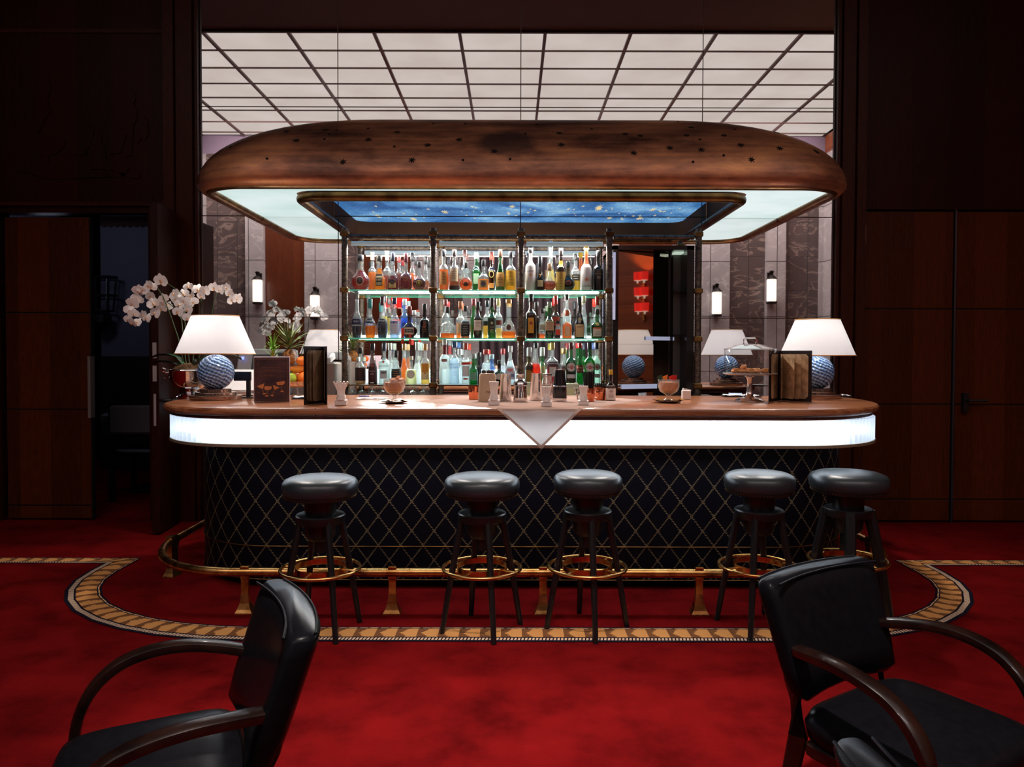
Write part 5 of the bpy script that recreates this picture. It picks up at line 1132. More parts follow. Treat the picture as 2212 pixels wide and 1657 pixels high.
for a in (((400, 290), (980, 290)), ((400, 290), (400, 990)), ((980, 290), (980, 990)), ((400, 990), (980, 990)), ((430, 500), (935, 500)), ((430, 595), (935, 595))):
    line2(*a, w2=.0007).obj('gold_rule', M_or2, crd)
flat([(430, 755), (565, 700), (545, 790), (510, 795)], 'martini_glass', M_or); line2((525, 790), (555, 880)).obj('glass_stem', M_or, crd); flat([(520, 890), (560, 868), (602, 868), (560, 900)], 'glass_foot', M_or)
flat([(555, 790), (575, 748), (690, 755), (697, 785), (670, 812), (590, 820)], 'coupe_glass', M_or); line2((625, 815), (608, 905)).obj('glass_stem', M_or, crd); flat([(562, 925), (600, 905), (645, 918), (620, 935)], 'glass_foot', M_or)
flat([(715, 730), (835, 775), (760, 810), (735, 800)], 'martini_glass', M_or); line2((748, 805), (705, 900)).obj('glass_stem', M_or, crd); flat([(665, 905), (705, 895), (742, 920), (700, 930)], 'glass_foot', M_or)
flat([(780, 680), (920, 662), (925, 700), (890, 730), (800, 735), (782, 710)], 'coupe_glass', M_or); line2((860, 735), (875, 830)).obj('glass_stem', M_or, crd); flat([(835, 850), (870, 825), (915, 832), (890, 852)], 'glass_foot', M_or)
for s_, y_, z_ in (('Signature Cocktails', 430, .019), ('Cocktails & Drinks', 478, .011), ('served at the bar', 565, .012)) if False else (): pass
for y_, a_, b_ in ((432, 520, 850), (475, 560, 800), (565, 545, 800)):
    for k in range(int((b_-a_)/26)): flat([(a_+k*26, y_+4), (a_+k*26+20, y_-4-(k % 3)*3), (a_+k*26+18, y_+6)], 'script_mark', M_or2)
for cxx_, cyy_ in ((460, 380), (905, 380), (455, 885), (905, 885)):
    MB().tube([cp(cxx_+34*math.cos(a*.7)*a/8, cyy_+34*math.sin(a*.7)*a/8) for a in range(1, 9)], .0009, 5).obj('scroll', M_or2, crd)
# fruit basket
e, Y = onbar('fruit_basket', 634, 857, 'shallow wire-footed basket for fruit beside the cocktail card', 'basket')
mb = MB().lathe([(.055, .062), (.095, .072), (.105, .10), (.1, .10), (.09, .078), (.05, .068)], 28, sx=1.0)
mb.obj('basket', noisy('wicker', srgb(150, 90, 50), srgb(214, 160, 110), 50), e, True)
for a in range(5):
    c_, s_ = math.cos(a*1.257+.3), math.sin(a*1.257+.3); MB().tube([(.07*c_, .07*s_, .068), (.085*c_, .085*s_, .0)], .002, 5).tube([(.07*c_, .07*s_, .068), (.06*c_+.02, .06*s_, .0)], .002, 5).obj('wire_leg', M_steel, e)
M_orng = noisy('orange_peel', srgb(226, 104, 16), srgb(240, 130, 30), 90, rough=.45, bump=.15)
bl_ = e.location.copy()
def fruit(nm, mb, mt, off, label, cat='fruit', sm=True):
    o = mb.obj(nm, mt, None, sm); o.location = bl_+Vector(off); tag(o, label, cat); return o
fruit('orange', MB().sphere((0, 0, 0), .041, 24), M_orng, (.066, -.01, .120), 'orange at the right rim of the fruit basket')
fruit('orange', MB().sphere((0, 0, 0), .040, 24), M_orng, (-.005, .045, .120), 'orange low in the fruit basket behind the green apple')
fruit('papaya', MB().sphere((0, 0, 0), .04, 24, (1.45, .8, .62)), noisy('papaya_skin', srgb(214, 90, 20), srgb(240, 150, 40), 12), (.03, .0, .178), 'long orange fruit lying on top of the oranges')
fruit('persimmon', MB().sphere((0, 0, 0), .038, 24, (1.1, 1, .8)), noisy('persimmon_skin', srgb(220, 96, 20), srgb(236, 130, 40), 12), (.06, .0, .232), 'topmost orange-red fruit on the pile')
a_ = fruit('apple', MB().lathe([(.001, -.03), (.02, -.035), (.036, -.02), (.04, .0), (.034, .024), (.018, .033), (.004, .024)], 24), noisy('green_apple', srgb(110, 150, 40), srgb(170, 196, 70), 20, rough=.25), (-.005, -.052, .120), 'green apple at the front of the fruit basket')
MB().tube([(0, 0, .024), (.004, 0, .044)], .0018, 5).obj('stalk', M_stem, a_)
pa = empty('pineapple', bl_+Vector((-.035, .03, .225)), 'pineapple with spiky leaf crown above the fruit', 'fruit')
MB().sphere((0, 0, .03), .045, 20, (1, 1, 1.25)).obj('body', noisy('pineapple_skin', srgb(60, 40, 20), srgb(190, 120, 40), 60, bump=.8), pa, True)
M_pl = noisy('pineapple_leaf', srgb(36, 60, 30), srgb(120, 130, 70), 30); rp2 = random.Random(3)
for i in range(34):
    a = i*2.4; el = .25+.9*(i/34); ln_ = .09+.09*(1-abs(i/34-.5)); d = Vector((math.cos(a)*math.cos(el), math.sin(a)*math.cos(el), math.sin(el))); s_ = d.cross(Vector((0, 0, 1))).normalized(); b0 = Vector((0, 0, .08+.0018*i))
    bend = Vector((d.x*.03, d.y*.03, -.012 if i < 20 else .0)); q1, q2 = b0+d*ln_*.5, b0+d*ln_+bend
    MB().rings([[b0-s_*.008, b0+s_*.008], [q1-s_*.009+Vector((0, 0, .004)), q1+s_*.009], [q2-s_*.001, q2+s_*.001]], False).obj('leaf', M_pl, pa)
fe, Y = onbar('fern_sprig', 590, 857, 'bright green spiky sprig in a pot behind the cocktail card', 'plant')
MB().lathe([(.04, 0), (.05, .1), (.045, .1)], 16).obj('pot', M_blackp, fe, True)
M_fern = pm('fern_green', srgb(110, 160, 50), .5)
for i in range(60):
    a = rp2.uniform(0, 2*PI); el = rp2.uniform(.1, 1.3); ln_ = rp2.uniform(.07, .13); d = Vector((math.cos(a)*math.cos(el), math.sin(a)*math.cos(el), math.sin(el))); s_ = d.cross(Vector((0, 0, 1))).normalized()*.003; b0 = Vector((0, 0, .31+rp2.uniform(-.07, .03)))
    MB().rings([[b0-s_, b0+s_], [b0+d*ln_*.6-s_, b0+d*ln_*.6+s_], [b0+d*ln_+Vector((0, 0, -.02))-s_*.2, b0+d*ln_+Vector((0, 0, -.02))+s_*.2]], False).obj('frond', M_fern, fe)
MB().tube([(0, 0, .09), (0, 0, .3)], .01, 6).obj('stem', pm('fern_stem', srgb(190, 130, 40), .5), fe)
# terminals and papers behind the left end
e = empty('cash_terminal', (X(560, 5.5), 5.5, .976), 'pale cash terminal with blue light behind the cocktail card', 'cash terminal')
MB().span((-.16, -.1, 0), (.12, .12, .1), .01).obj('base', M_plastic, e)
Rt = Matrix.Rotation(-.35, 3, 'X')
MB().box((-.02, .0, .24), (.28, .06, .26), Rt, .012).obj('screen_housing', M_plastic, e); MB().box((.03, -.03, .25), (.15, .012, .16), Rt).obj('screen', pm('screen_dark', (.02, .03, .03), .15), e)
MB().box((-.11, -.036, .30), (.02, .006, .02), Rt).obj('indicator', emis('blue_led', (.2, .25, 1), 2.5), e)
e = empty('receipt_printer', (X(522, 4.95), 4.95, ZC), 'white slanted printer cover beside the small black display', 'printer') 
MB().box((0, -.02, .10), (.24, .012, .17), Matrix.Rotation(-.6, 3, 'X'), .004).obj('cover', M_white, e); MB().span((-.11, -.06, 0), (.11, .1, .05), .008).obj('body', M_plastic, e)
stack, Y = onbar('paper_stack', 519, 855, 'untidy stack of papers behind the small black display', 'papers')
for k in range(5): MB().box((rp2.uniform(-.015, .015), .03, .004+.008*k), (.2, .13, .006), Matrix.Rotation(rp2.uniform(-.2, .2), 3, 'Z')).obj('sheets', M_white if k % 2 else M_plastic, stack)
e = empty('label_printer', (X(690, 5.52), 5.52, .976), 'beige office machine behind the standing menu folder', 'printer')
MB().span((-.17, -.12, 0), (.14, .12, .27), .012).obj('body', pm('taupe_plastic', srgb(120, 104, 96), .5), e); MB().span((-.1, -.125, .17), (-.02, -.12, .21)).obj('slot', M_blackp, e)
MB().box((.0, 0, .30), (.2, .18, .06), Matrix.Rotation(.2, 3, 'X'), .012).obj('lid', M_plastic, e)
def papers(px, py, w2, d2, rz, label, folder=True, nm='paper_sheets'):
    p = C(px, py); e = empty(nm, (p.x, p.y, ZC+.0005), label, 'papers', rz=rz)
    if folder: MB().span((-w2*.55, -d2*.55, 0), (w2*.55, d2*.55, .006)).obj('folder', M_blackp, e)
    mb = MB(); z0 = .0065 if folder else .0; n = 8
    mb.rings([[(-w2/2+w2*i/n, y_, z0+.003+.006*math.sin(i*1.1+y_*20)**2) for i in range(n+1)] for y_ in (-d2/2, 0, d2/2)], False); mb.obj('sheet', M_white, e)
    return e
papers(662, 861, .15, .16, .2, 'white papers right of the fruit basket')
papers(805, 862, .2, .09, .05, 'white sheet of paper with a blue pen beside the first glass bowl', False)
pen = MB().tube([(-.03, 0, .005), (.03, .003, .005)], .004, 8).obj('pen', pm('pen_blue', srgb(30, 40, 110), .3), None, True); pen.location = C(787, 861)+Vector((0, -.005, .010)); tag(pen, 'dark blue pen lying on the white paper', 'pen')
papers(1600, 857, .22, .12, -.1, 'white papers lying behind the cake stand'); papers(1812, 857, .13, .13, -.25, 'white papers on a black folder at the far right end of the bar')
# standing menu folders
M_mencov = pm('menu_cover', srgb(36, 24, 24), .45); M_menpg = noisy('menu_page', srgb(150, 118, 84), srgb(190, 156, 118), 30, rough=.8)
def menu(px, py, a0, a1, w0, w1, h_, pages, label, lines=True, pgm=None):
    """open folder on end; covers leave the spine at angles a0 and a1"""
    p = C(px, py); e = empty('menu_folder', (p.x, p.y, ZC+.0005), label, 'menu')
    def leaf(a, w_, z0, z1, nm, mt, th=.003, x0=0, ch=0):
        R_ = Matrix.Rotation(a, 3, 'Z'); 
        if ch:
            pts = [(x0, z0), (w_-ch, z0), (w_, z0+ch), (w_, z1-ch), (w_-ch, z1), (x0, z1)]
            pts = [(x0, z0+ch), (x0+ch*.6, z0)]+pts[1:5]+[(x0+ch*.6, z1), (x0, z1-ch)]
            return MB().poly([R_ @ Vector((x, 0, z)) for x, z in pts], th, R_ @ Vector((0, -1, 0))).obj(nm, mt, e)
        return MB().box(R_ @ Vector((w_/2, 0, (z0+z1)/2)), (w_, th, z1-z0), R_).obj(nm, mt, e)
    leaf(a0, w0, 0, h_, 'cover', M_mencov, .004); leaf(a1, w1, 0, h_, 'cover', M_mencov, .004)
    for a, w_, x0 in pages:
        pg = leaf(a, w_, h_*.055, h_*.93, 'page', pgm or M_menpg, .0012, x0, .016)
        if lines:
            R_ = Matrix.Rotation(a, 3, 'Z'); mb = MB(); k = 24
            for q in range(k): mb.box(R_ @ Vector((x0+(w_-x0)*.5, -.0018, h_*(.12+.75*q/k))), ((w_-x0)*(.5 if q % 3 else .3), .0006, .0012), R_)
            mb.obj('print', pm('menu_ink', srgb(96, 66, 44), .8), pg)
    return e
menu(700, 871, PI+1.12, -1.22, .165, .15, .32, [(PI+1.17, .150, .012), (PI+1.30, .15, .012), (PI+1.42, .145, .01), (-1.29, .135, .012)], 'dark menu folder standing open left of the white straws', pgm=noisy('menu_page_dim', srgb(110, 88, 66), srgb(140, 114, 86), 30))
menu(1684, 865, PI+.90, -.82, .19, .20, .305, [(PI+.95, .175, .012), (PI+1.30, .17, .01), (-1.42, .17, .006), (-1.18, .175, .012), (-.88, .185, .012)], 'wide menu folder with cream pages standing open in front of the right lamp')
# linen cloth over the edge
def thincloth(name, c, k):
    m = bpy.data.materials.new(name); m.use_nodes = True; t = m.node_tree; t.nodes.clear(); o = N(t, 'ShaderNodeOutputMaterial')
    tc = N(t, 'ShaderNodeTexCoord'); n = N(t, 'ShaderNodeTexNoise', Scale=260., Detail=2.); L(t, tc.outputs['Object'], n.inputs['Vector']); cc = mixc(t, n.outputs['Fac'], tuple(v*.85 for v in c), c)
    d = N(t, 'ShaderNodeBsdfDiffuse'); tl = N(t, 'ShaderNodeBsdfTranslucent'); mx = N(t, 'ShaderNodeMixShader'); mx.inputs[0].default_value = k
    L(t, cc, d.inputs[0]); L(t, cc, tl.inputs[0]); L(t, d.outputs[0], mx.inputs[1]); L(t, tl.outputs[0], mx.inputs[2]); L(t, mx.outputs[0], o.inputs[0]); return m
M_lin = thincloth('linen', srgb(244, 230, 220), .75); M_hem = thincloth('linen_hem', srgb(206, 176, 160), .25)
cl = MB(); tp_ = [(897, 867.5), (985, 874), (1073, 883.5), (1257, 883.5), (1320, 874.5), (1388, 865), (1300, 857.5), (1000, 858)]
pts_ = [C(*q) for q in tp_]; pts_[2].y = pts_[3].y = 3.796
n0 = [tuple(q+Vector((0, 0, .002))) for q in pts_]; cl.v = n0; cl.f = [tuple(range(8))]
ccl = empty('linen_cloth', (pts_[2].x, 3.8, ZC), 'beige linen cloth laid corner-down over the bar edge', 'cloth')
o = rel(cl.obj('cloth_top', M_lin), ccl)
a = Vector(n0[2]); b_ = Vector(n0[3]); ap = P(1169, 969, 3.78); rows = []; k = 14
for i in range(k+1):
    t_ = i/k; l = a.lerp(ap, t_); r_ = b_.lerp(ap, t_); row = []
    for j in range(13):
        q = l.lerp(r_, j/12); q.y = 3.795-.016*min(1, t_*8)-.006*math.sin(j*.9+2)*(1-t_)*min(1, t_*5)-.004*t_; row.append(q)
    rows.append(row)
rel(MB().rings(rows, False).obj('hanging_corner', M_lin, None, True), ccl)
hm = MB()
for s0, s1 in ((a, ap), (b_, ap)):
    inn = Vector(((a.x+b_.x)/2, 0, 0)); rr = []
    for i in range(13):
        q = s0.lerp(s1, i/12); q.y = 3.776-.004*i/12; dx = .014 if s0 is a else -.014; rr.append([q+Vector((0, -.001, 0)), q+Vector((dx*.9, -.001, .006))])
    hm.rings(rr, False)
rel(hm.obj('hem', M_hem), ccl)
# footed glass bowls on saucers
M_gl = tglass('table_glass', (.97, .95, .93), .16, .05, (1, 1, 1)); M_gld = pm('gilt_plate', srgb(176, 120, 60), .3, .6)
def glass_bowl(px, py, label, stuff):
    e, Y = onbar('glass_bowl', px, py, label, 'bowl'); 
    MB().lathe([(.02, .010), (.034, .012), (.030, .018), (.01, .028), (.009, .04), (.022, .048), (.05, .066), (.062, .095), (.0615, .135), (.0585, .135), (.058, .096), (.046, .069), (.0, .054)], 30).obj('glass', M_gl, e, True)
    sa = MB().lathe([(.03, 0), (.045, .001), (.072, .008), (.074, .011), (.04, .006), (.0, .005)], 30).obj('saucer', pm('grey_saucer', srgb(110, 86, 76), .3), None, True); sa.location = e.location; tag(sa, 'small saucer under the '+label, 'saucer')
    rr = []; mb = MB(); k = 24
    for q in (.03, .055, .085): rr.append([(q*math.cos(2*PI*i/k)*(1+.15*math.sin(i*PI/3+1) if q > .06 else 1), q*math.sin(2*PI*i/k)*(1+.1*math.cos(i*PI/3) if q > .06 else 1), .011+.006*(q/.085)*(1+math.sin(i*PI/2))) for i in range(k)])
    mb.rings(rr).obj('doily', M_gld, e, True)
    stuff(e); return e
def st1(e):
    rr = random.Random(2)
    for i in range(9):
        a = rr.uniform(0, 6.28); q = rr.uniform(0, .035); MB().box((q*math.cos(a), q*math.sin(a), .12+rr.uniform(0, .03)), (.04, .03, .006), Matrix.Rotation(rr.uniform(0, 6), 3, 'Z') @ Matrix.Rotation(rr.uniform(-.9, .9), 3, 'X'), .003).obj('wafer', pm('wafer', srgb(196, 130, 90), .7), e)
    MB().lathe([(.02, .058), (.045, .07), (.055, .095), (.055, .118), (.0, .122)], 20).obj('filling', pm('amber_filling', srgb(200, 130, 80), .5), e, True)
def st2(e):
    rr = random.Random(4)
    MB().lathe([(.02, .058), (.045, .07), (.055, .095), (.055, .12), (.0, .122)], 20).obj('filling', pm('amber_filling', (0, 0, 0)), e, True)
    for i, c in enumerate([(190, 30, 20)]*5+[(220, 130, 50)]*3+[(20, 60, 44)]*2+[(120, 40, 30)]*2):
        x = .01+.03*rr.random() if i < 5 else (-.015 if i < 8 else (-.045 if i < 10 else .045)); MB().poly([(x+.02*math.cos(q)*(1 if q % 2 else .5), rr.uniform(-.02, .02)*0+(-.01+.004*i), .14+.018*math.sin(q)*(1 if q % 2 else .5)+.004*(i % 3)) for q in range(6)], .003).obj('wrapped_sweet', pm('sweet_%d' % c[0], srgb(*c), .4), e)
glass_bowl(852, 871, 'footed glass bowl of brown wafers left on the bar', st1)
glass_bowl(1444, 870, 'footed glass bowl of coloured sweets before the mirrored cabinet', st2)
# white straw holders
M_straw = pm('straw_white', srgb(246, 232, 222), .6); M_hold = pm('holder_white', srgb(226, 214, 208), .35)
def straws(px, py, w_, h_, label, flare=1.6, body=.45):
    e, Y = onbar('straw_holder', px, py, label, 'holder', 'white straw and napkin holders'); hw = w_/2
    MB().span((-hw*1.05, -hw*.7, 0), (hw*1.05, hw*.7, h_*body*.55), .004).lathe([(hw*.95, h_*body*.5), (hw*.8, h_*body*.85), (hw*.7, h_*body)], 16).obj('holder', M_hold, e, 40)
    for i in range(13):
        t_ = (i/12-.5)*2; MB().tube([(t_*hw*.5, -.006-.004*(i % 2), h_*body*.35), (t_*hw*.55, -.006, h_*.62), (t_*hw*flare, -.006+.006*(i % 3-1), h_*(.95+.05*math.cos(i*2.1)))], [.004, .005, .0055], 6).obj('straw', M_straw, e, True)
straws(737, 876, pxm(24, 4), pxm(52, 4), 'white straw holder with the widest fan of straws, beside the dark menu folder', 1.25)
straws(1067, 876, pxm(23, 4), pxm(52, 4), 'white straw holder in front of the beige canister', .75)
straws(1180, 879, pxm(22, 3.9), pxm(44, 3.9), 'white straw holder in front of the black shaker', .8, .5)
straws(1260, 876, pxm(22, 4), pxm(43, 4), 'white straw holder in front of the copper mugs', .75, .5)
# bar tools
e, Y = onbar('insulated_canister', 1053, 868, 'beige canister with leather strap on the linen cloth', 'canister')
MB().lathe([(.055, 0), (.056, .006), (.050, .15), (.044, .165), (.0, .168)], 28, sq=3).obj('body', pm('beige_enamel', srgb(176, 148, 122), .5), e, 40)
MB().rings([[(-.052, .01, .01), (-.052, -.01, .01)], [(-.057, .0, .06), (-.057, -.022, .06)], [(-.046, .01, .14), (-.05, -.01, .14)], [(-.036, .0, .17), (-.04, -.012, .17)]], False).obj('strap', pm('leather_strap', srgb(96, 68, 54), .5), e)
for x in (-.022, .008, .026): MB().sphere((x, 0, .175), .014, 10).obj('knob', M_blackp, e, True)
v_, f_ = textmesh('PAN', .022); mb = MB(); mb.v = [(x+.016, -.0562, z+.058) for x, z in v_]; mb.f = list(f_); mb.obj('lettering', inkmat((60, 44, 40)), e)
def lathe_thing(nm, px, py, prof, mt, label, cat, group=None, sm=50, part=None, seg=28):
    e, Y = onbar(nm, px, py, label, cat, group); MB().lathe(prof, seg).obj(part or 'body', mt, e, sm); return e
lathe_thing('mixing_tin', 1091.5, 867, [(.036, 0), (.038, .004), (.031, .16), (.032, .163)], M_chrome, 'plain tapering steel mixing tin right of the beige canister', 'shaker', 'steel mixing tins')
lathe_thing('mixing_tin', 1158, 866, [(.036, 0), (.038, .004), (.031, .162), (.032, .165)], M_chrome, 'plain tapering steel mixing tin left of the black shaker', 'shaker', 'steel mixing tins')
e = lathe_thing('cocktail_shaker', 1124, 869, [(.038, 0), (.041, .006), (.040, .03), (.036, .09), (.035, .095)], M_chrome, 'round-shouldered steel cocktail shaker between two tins', 'shaker', part='cup')
MB().lathe([(.036, .095), (.042, .1), (.040, .112), (.028, .13), (.018, .136)], 28).obj('strainer_top', M_steel, e, True); MB().lathe([(.017, .134), (.017, .155), (.02, .163), (.017, .166)], 20).obj('cap', M_chrome, e, True)
e = lathe_thing('swing_top_jar', 1182, 862, [(.032, 0), (.034, .01), (.034, .11), (.028, .12), (.028, .15)], tglass('jar_glass', (.75, .62, .58), .2, .2, (.6, .5, .46)), 'clear glass jar with metal clip behind the straw holder', 'jar', part='glass')
MB().tube([(-.02, -.03, .10), (-.015, -.036, .14), (.015, -.036, .14), (.02, -.03, .10)], .003, 6).obj('clip', M_chrome, e, True); MB().lathe([(.03, .15), (.03, .158)], 20).obj('lid', M_steel, e)
e = lathe_thing('black_shaker', 1209, 868, [(.041, .022), (.043, .026), (.0395, .09)], pm('satin_black', (.006, .006, .009), .22), 'black cocktail shaker with steel bands on the linen cloth', 'shaker', part='lower_cup')
MB().lathe([(.041, 0), (.0425, .003), (.042, .022)], 28).obj('steel_foot', M_chrome, e, True); MB().lathe([(.0395, .088), (.0415, .090), (.0415, .095), (.039, .097)], 28).obj('steel_band', M_chrome, e, True)
MB().lathe([(.0395, .096), (.029, .186), (.0, .187)], 28).obj('upper_cup', pm('satin_black', (0, 0, 0)), e, 50); MB().lathe([(.028, .187), (.03, .190), (.029, .194)], 24).obj('rim', M_chrome, e, True)
M_cop = pm('hammered_copper', srgb(214, 120, 84), .16, 1)
M_bstraw = pm('black_straw', (.004, .004, .006), .4)
def mug(px, py, label, hs=.07, n=26, grp='copper mugs'):
    e, Y = onbar('copper_mug', px, py, label, 'mug', grp)
    MB().lathe([(.028, 0), (.031, .004), (.034, .03), (.035, .045), (.0365, .048), (.035, .051), (.035, .082), (.033, .082), (.032, .006), (0, .005)], 28).obj('cup', M_cop, e, True)
    MB().tube([(.033, 0, .07), (.055, -.005, .066), (.06, -.006, .045), (.05, -.004, .024), (.033, 0, .02)], .004, 8).obj('handle', M_cop, e, True)
    r2 = random.Random(px)
    for i in range(n):
        a = i*2.4; q = .024*math.sqrt((i+.5)/n); k = 1.55; o = MB().tube([(q*math.cos(a), q*math.sin(a), .02), (q*k*math.cos(a), q*k*math.sin(a), .082+hs*r2.uniform(.97, 1.03))], .0032, 6).obj('black_straw', M_bstraw, e, True)
    return e
mug(1272, 868, 'copper mug packed with long black straws', .095, 34); mug(1297, 865, 'copper mug with short black straws left of the bitters bottle', .022, 24)
mug(1024, 864, 'copper mug partly hidden behind the beige canister', .0, 0)
p = C(1319, 866); bottle('bitters_bottle', (p.x, p.y, ZC+.001), 'low', pxm(21, p.y), pxm(67, p.y), glass='brown', liq=(40, 18, 10), fill=.6, cap=(214, 160, 50), capf=.16, capr=1.3, neck=.009,
    labels=(('f', .03, .5, (226, 206, 196)), ('l', .6, .1, .22, (120, 90, 80), 4), ('t', 'BITTERS', .18, .40, (60, 40, 40)), ('l', .4, .28, .34, (110, 80, 70), 3)), label='small white-labelled bitters bottle with yellow cap')
e, Y = onbar('spring_strainer', 1244, 864, 'steel spring strainer with ring handle standing on the cloth', 'strainer')
MB().tube([(.016*math.cos(a*PI/10), 0, .088+.018*math.sin(a*PI/10)) for a in range(20)], .0025, 6, True).tube([(0, 0, .07), (.004, 0, .03), (.012, 0, .002)], .005, 8).tube([(.02*math.cos(a*.9)+.008, .004*a/8-.012, .045+.012*math.sin(a*.9)) for a in range(28)], .0018, 5).obj('strainer', M_chrome, e, True)
sg, Y = onbar('sugar_holder', 1482, 863, 'small white box of folded napkins right of the sweets bowl', 'box'); MB().span((-.026, -.018, 0), (.026, .022, .058), .004).obj('box', M_hold, sg); MB().box((.004, 0, .060), (.05, .02, .012), Matrix.Rotation(.2, 3, 'Y')).obj('napkins', M_white, sg)
# cake stand
e, Y = onbar('cake_stand', 1619, 867, 'silver cake stand holding pastries under a clear dome', 'cake stand'); s_ = Y/F
zpl = .165; R0 = 57*s_
MB().lathe([(.082, 0), (.084, .006), (.074, .016), (.05, .022), (.032, .03), (.02, .045), (.017, .06), (.016, .125), (.022, .145), (.03, .15), (.03, zpl-.006)], 30).obj('pedestal', M_chrome, e, True)
MB().lathe([(.02, zpl-.008), (R0*.93, zpl-.006), (R0, zpl), (R0, zpl+.005), (R0*.95, zpl+.003), (.0, zpl+.002)], 44).obj('plate', pm('plate_silver', srgb(206, 200, 200), .15, .6), e, True)
dm = MB().lathe([(R0*.93, zpl+.006), (R0*.945, zpl+.14), (R0*.93, zpl+.148)], 44, cap=False).obj('dome', tglass('clear_dome', (.97, .97, .97), .10), e, True)
MB().lathe([(R0*.95, zpl+.143), (R0*.95, zpl+.150), (R0*.55, zpl+.172), (.03, zpl+.180), (.0, zpl+.181)], 44).obj('dome_lid', tglass('dome_top', (.8, .8, .82), .3, .35, (.85, .85, .86)), dm, True)
MB().tube([(-.038, 0, zpl+.178), (-.038, 0, zpl+.206), (-.03, 0, zpl+.214), (.03, 0, zpl+.214), (.038, 0, zpl+.206), (.038, 0, zpl+.178)], .0045, 8).obj('dome_handle', M_chrome, dm, True)
rc = random.Random(8); M_pas = noisy('pastry', srgb(190, 110, 50), srgb(226, 160, 90), 30, bump=.4)
sp_ = [(-.1, -.03), (-.06, -.05), (-.015, -.06), (.03, -.05), (.075, -.035), (.1, .0), (-.07, .01), (-.02, .0), (.03, .01), (-.045, -.02, 1), (.0, .06), (.06, .05)]
for i, q in enumerate(sp_):
    z = zpl+.006+.010+(.022 if len(q) > 2 else 0); mb = MB().sphere((0, 0, 0), .022, 12, (1.15, .9, .55)); 
    for k in range(3): mb.tube([(-.018, -.012+.01*k, .006), (0, -.013+.01*k, .0145), (.018, -.012+.01*k, .006)], .004, 6)
    o = mb.obj('pastry', M_pas, None, True); o.location = e.location+Vector((q[0], q[1], z)); o.rotation_euler.z = rc.uniform(0, 3)
    tag(o, 'small golden pastry under the clear dome', 'pastry', 'pastries on the cake stand')
# cartons and glasses on the back bar
for px, w_, h_, lb in ((1140, .16, .13, 'pale green carton behind the steel shakers'), (1232, .12, .12, 'pale green carton behind the black shaker')):
    e = empty('carton', (X(px, 5.42), 5.42, .976), lb, 'box'); MB().span((-w_/2, -.03, 0), (w_/2, .05, h_), .003).obj('box', pm('pale_green_card', srgb(186, 190, 160), .7), e); MB().span((-w_/4, -.0315, h_*.3), (w_/4, -.030, h_*.7)).obj('label', pm('carton_label', srgb(206, 200, 150), .7), e)
M_gl2 = tglass('stemware_glass', (.9, .93, .93), .3, .08, (.8, .9, .9))
gl0 = None
for i, px in enumerate((760, 782, 804, 826, 848, 870, 892, 914)):
    Y_ = 5.42+.03*(i % 2)
    if gl0 is None:
        gl0 = empty('wine_glass', (0, 0, 0), 'upturned glass on the back bar below the left shelf bay', 'glass', 'glasses below the left shelf bay')
        MB().lathe([(.030, 0), (.034, .03), (.03, .055), (.008, .066), (.004, .07), (.004, .095)], 18, cap=False).obj('bowl', M_gl2, gl0, True); MB().lathe([(.004, .092), (.03, .097), (.03, .099), (.0, .10)], 18).obj('foot', M_gl2, gl0, True); g_ = gl0
    else: g_ = copytree(gl0)
    g_.location = (X(px, Y_), Y_, .976)
# ---------------------------------------------------------------- bar stools
M_seat = noisy('stool_leather', (.018, .025, .030), (.026, .034, .041), 70, rough=.36, bump=.03, spec=.6)
M_legb = pm('black_leg', (.006, .006, .007), .35)
def stool(px, by, R_, zt, label, rz, big=False):
    p = G(px, by); e = empty('bar_stool', (p.x, p.y, 0), label, 'stool', 'black leather bar stools along the bar', rz)
    zt += .035
    MB().lathe([(R_*.93, zt-.085), (R_*.98, zt-.075), (R_, zt-.05), (R_*.985, zt-.030), (R_*.93, zt-.017), (R_*.8, zt-.007), (R_*.55, zt-.001), (R_*.3, zt+.002), (.0, zt+.003)], 44).obj('seat', M_seat, e, True)
    MB().lathe([(R_*.75, zt-.11), (R_*.93, zt-.10), (R_*.94, zt-.083)], 36).obj('seat_rim', M_legb, e, True)
    mb = MB()
    for k in range(64): a = 2*PI*k/64; mb.sphere((R_*.945*math.cos(a), R_*.945*math.sin(a), zt-.092), .0032, 6)
    mb.obj('nail_heads', M_bronze, e)
    MB().lathe([(.055, zt-.30), (.07, zt-.28), (.075, zt-.10)], 24).lathe([(.03, zt-.36), (.03, zt-.3)], 16).obj('swivel_column', M_legb, e, True)
    MB().lathe([(.11, zt-.22), (.115, zt-.21), (.115, zt-.185), (.11, zt-.18)], 30).obj('leg_plate', M_legb, e, True)
    for k in range(4):
        a = PI/4+k*PI/2; c_, s_ = math.cos(a), math.sin(a); MB().tube([(.095*c_, .095*s_, zt-.19), (.125*c_, .125*s_, .4), (.162*c_, .162*s_, .2), (.195*c_, .195*s_, .0)], [.018, .016, .015, .013] if not big else [.028, .027, .024, .02], 8).obj('leg', M_legb, e, True)
    MB().tube([(.184*math.cos(2*PI*k/48), .184*math.sin(2*PI*k/48), .296) for k in range(48)], .0085, 10, True).obj('foot_ring', M_brass, e, True)
    mb = MB().lathe([(.116, .283), (.119, .283), (.119, .309), (.116, .309)], 40, cap=False)
    mb.obj('inner_band', M_brass, e, True)
    mb = MB()
    for k in range(4): a = k*PI/2; c_, s_ = math.cos(a), math.sin(a); mb.tube([(.118*c_, .118*s_, .296), (.18*c_, .18*s_, .296)], .005, 6)
    mb.obj('spokes', M_brass, e)
stool(693, 1362, .176, .700, 'black leather bar stool, leftmost, behind the left armchair', -.19)
stool(1041, 1359, .179, .706, 'black leather bar stool second from left, brass ring over the rail', -.464)
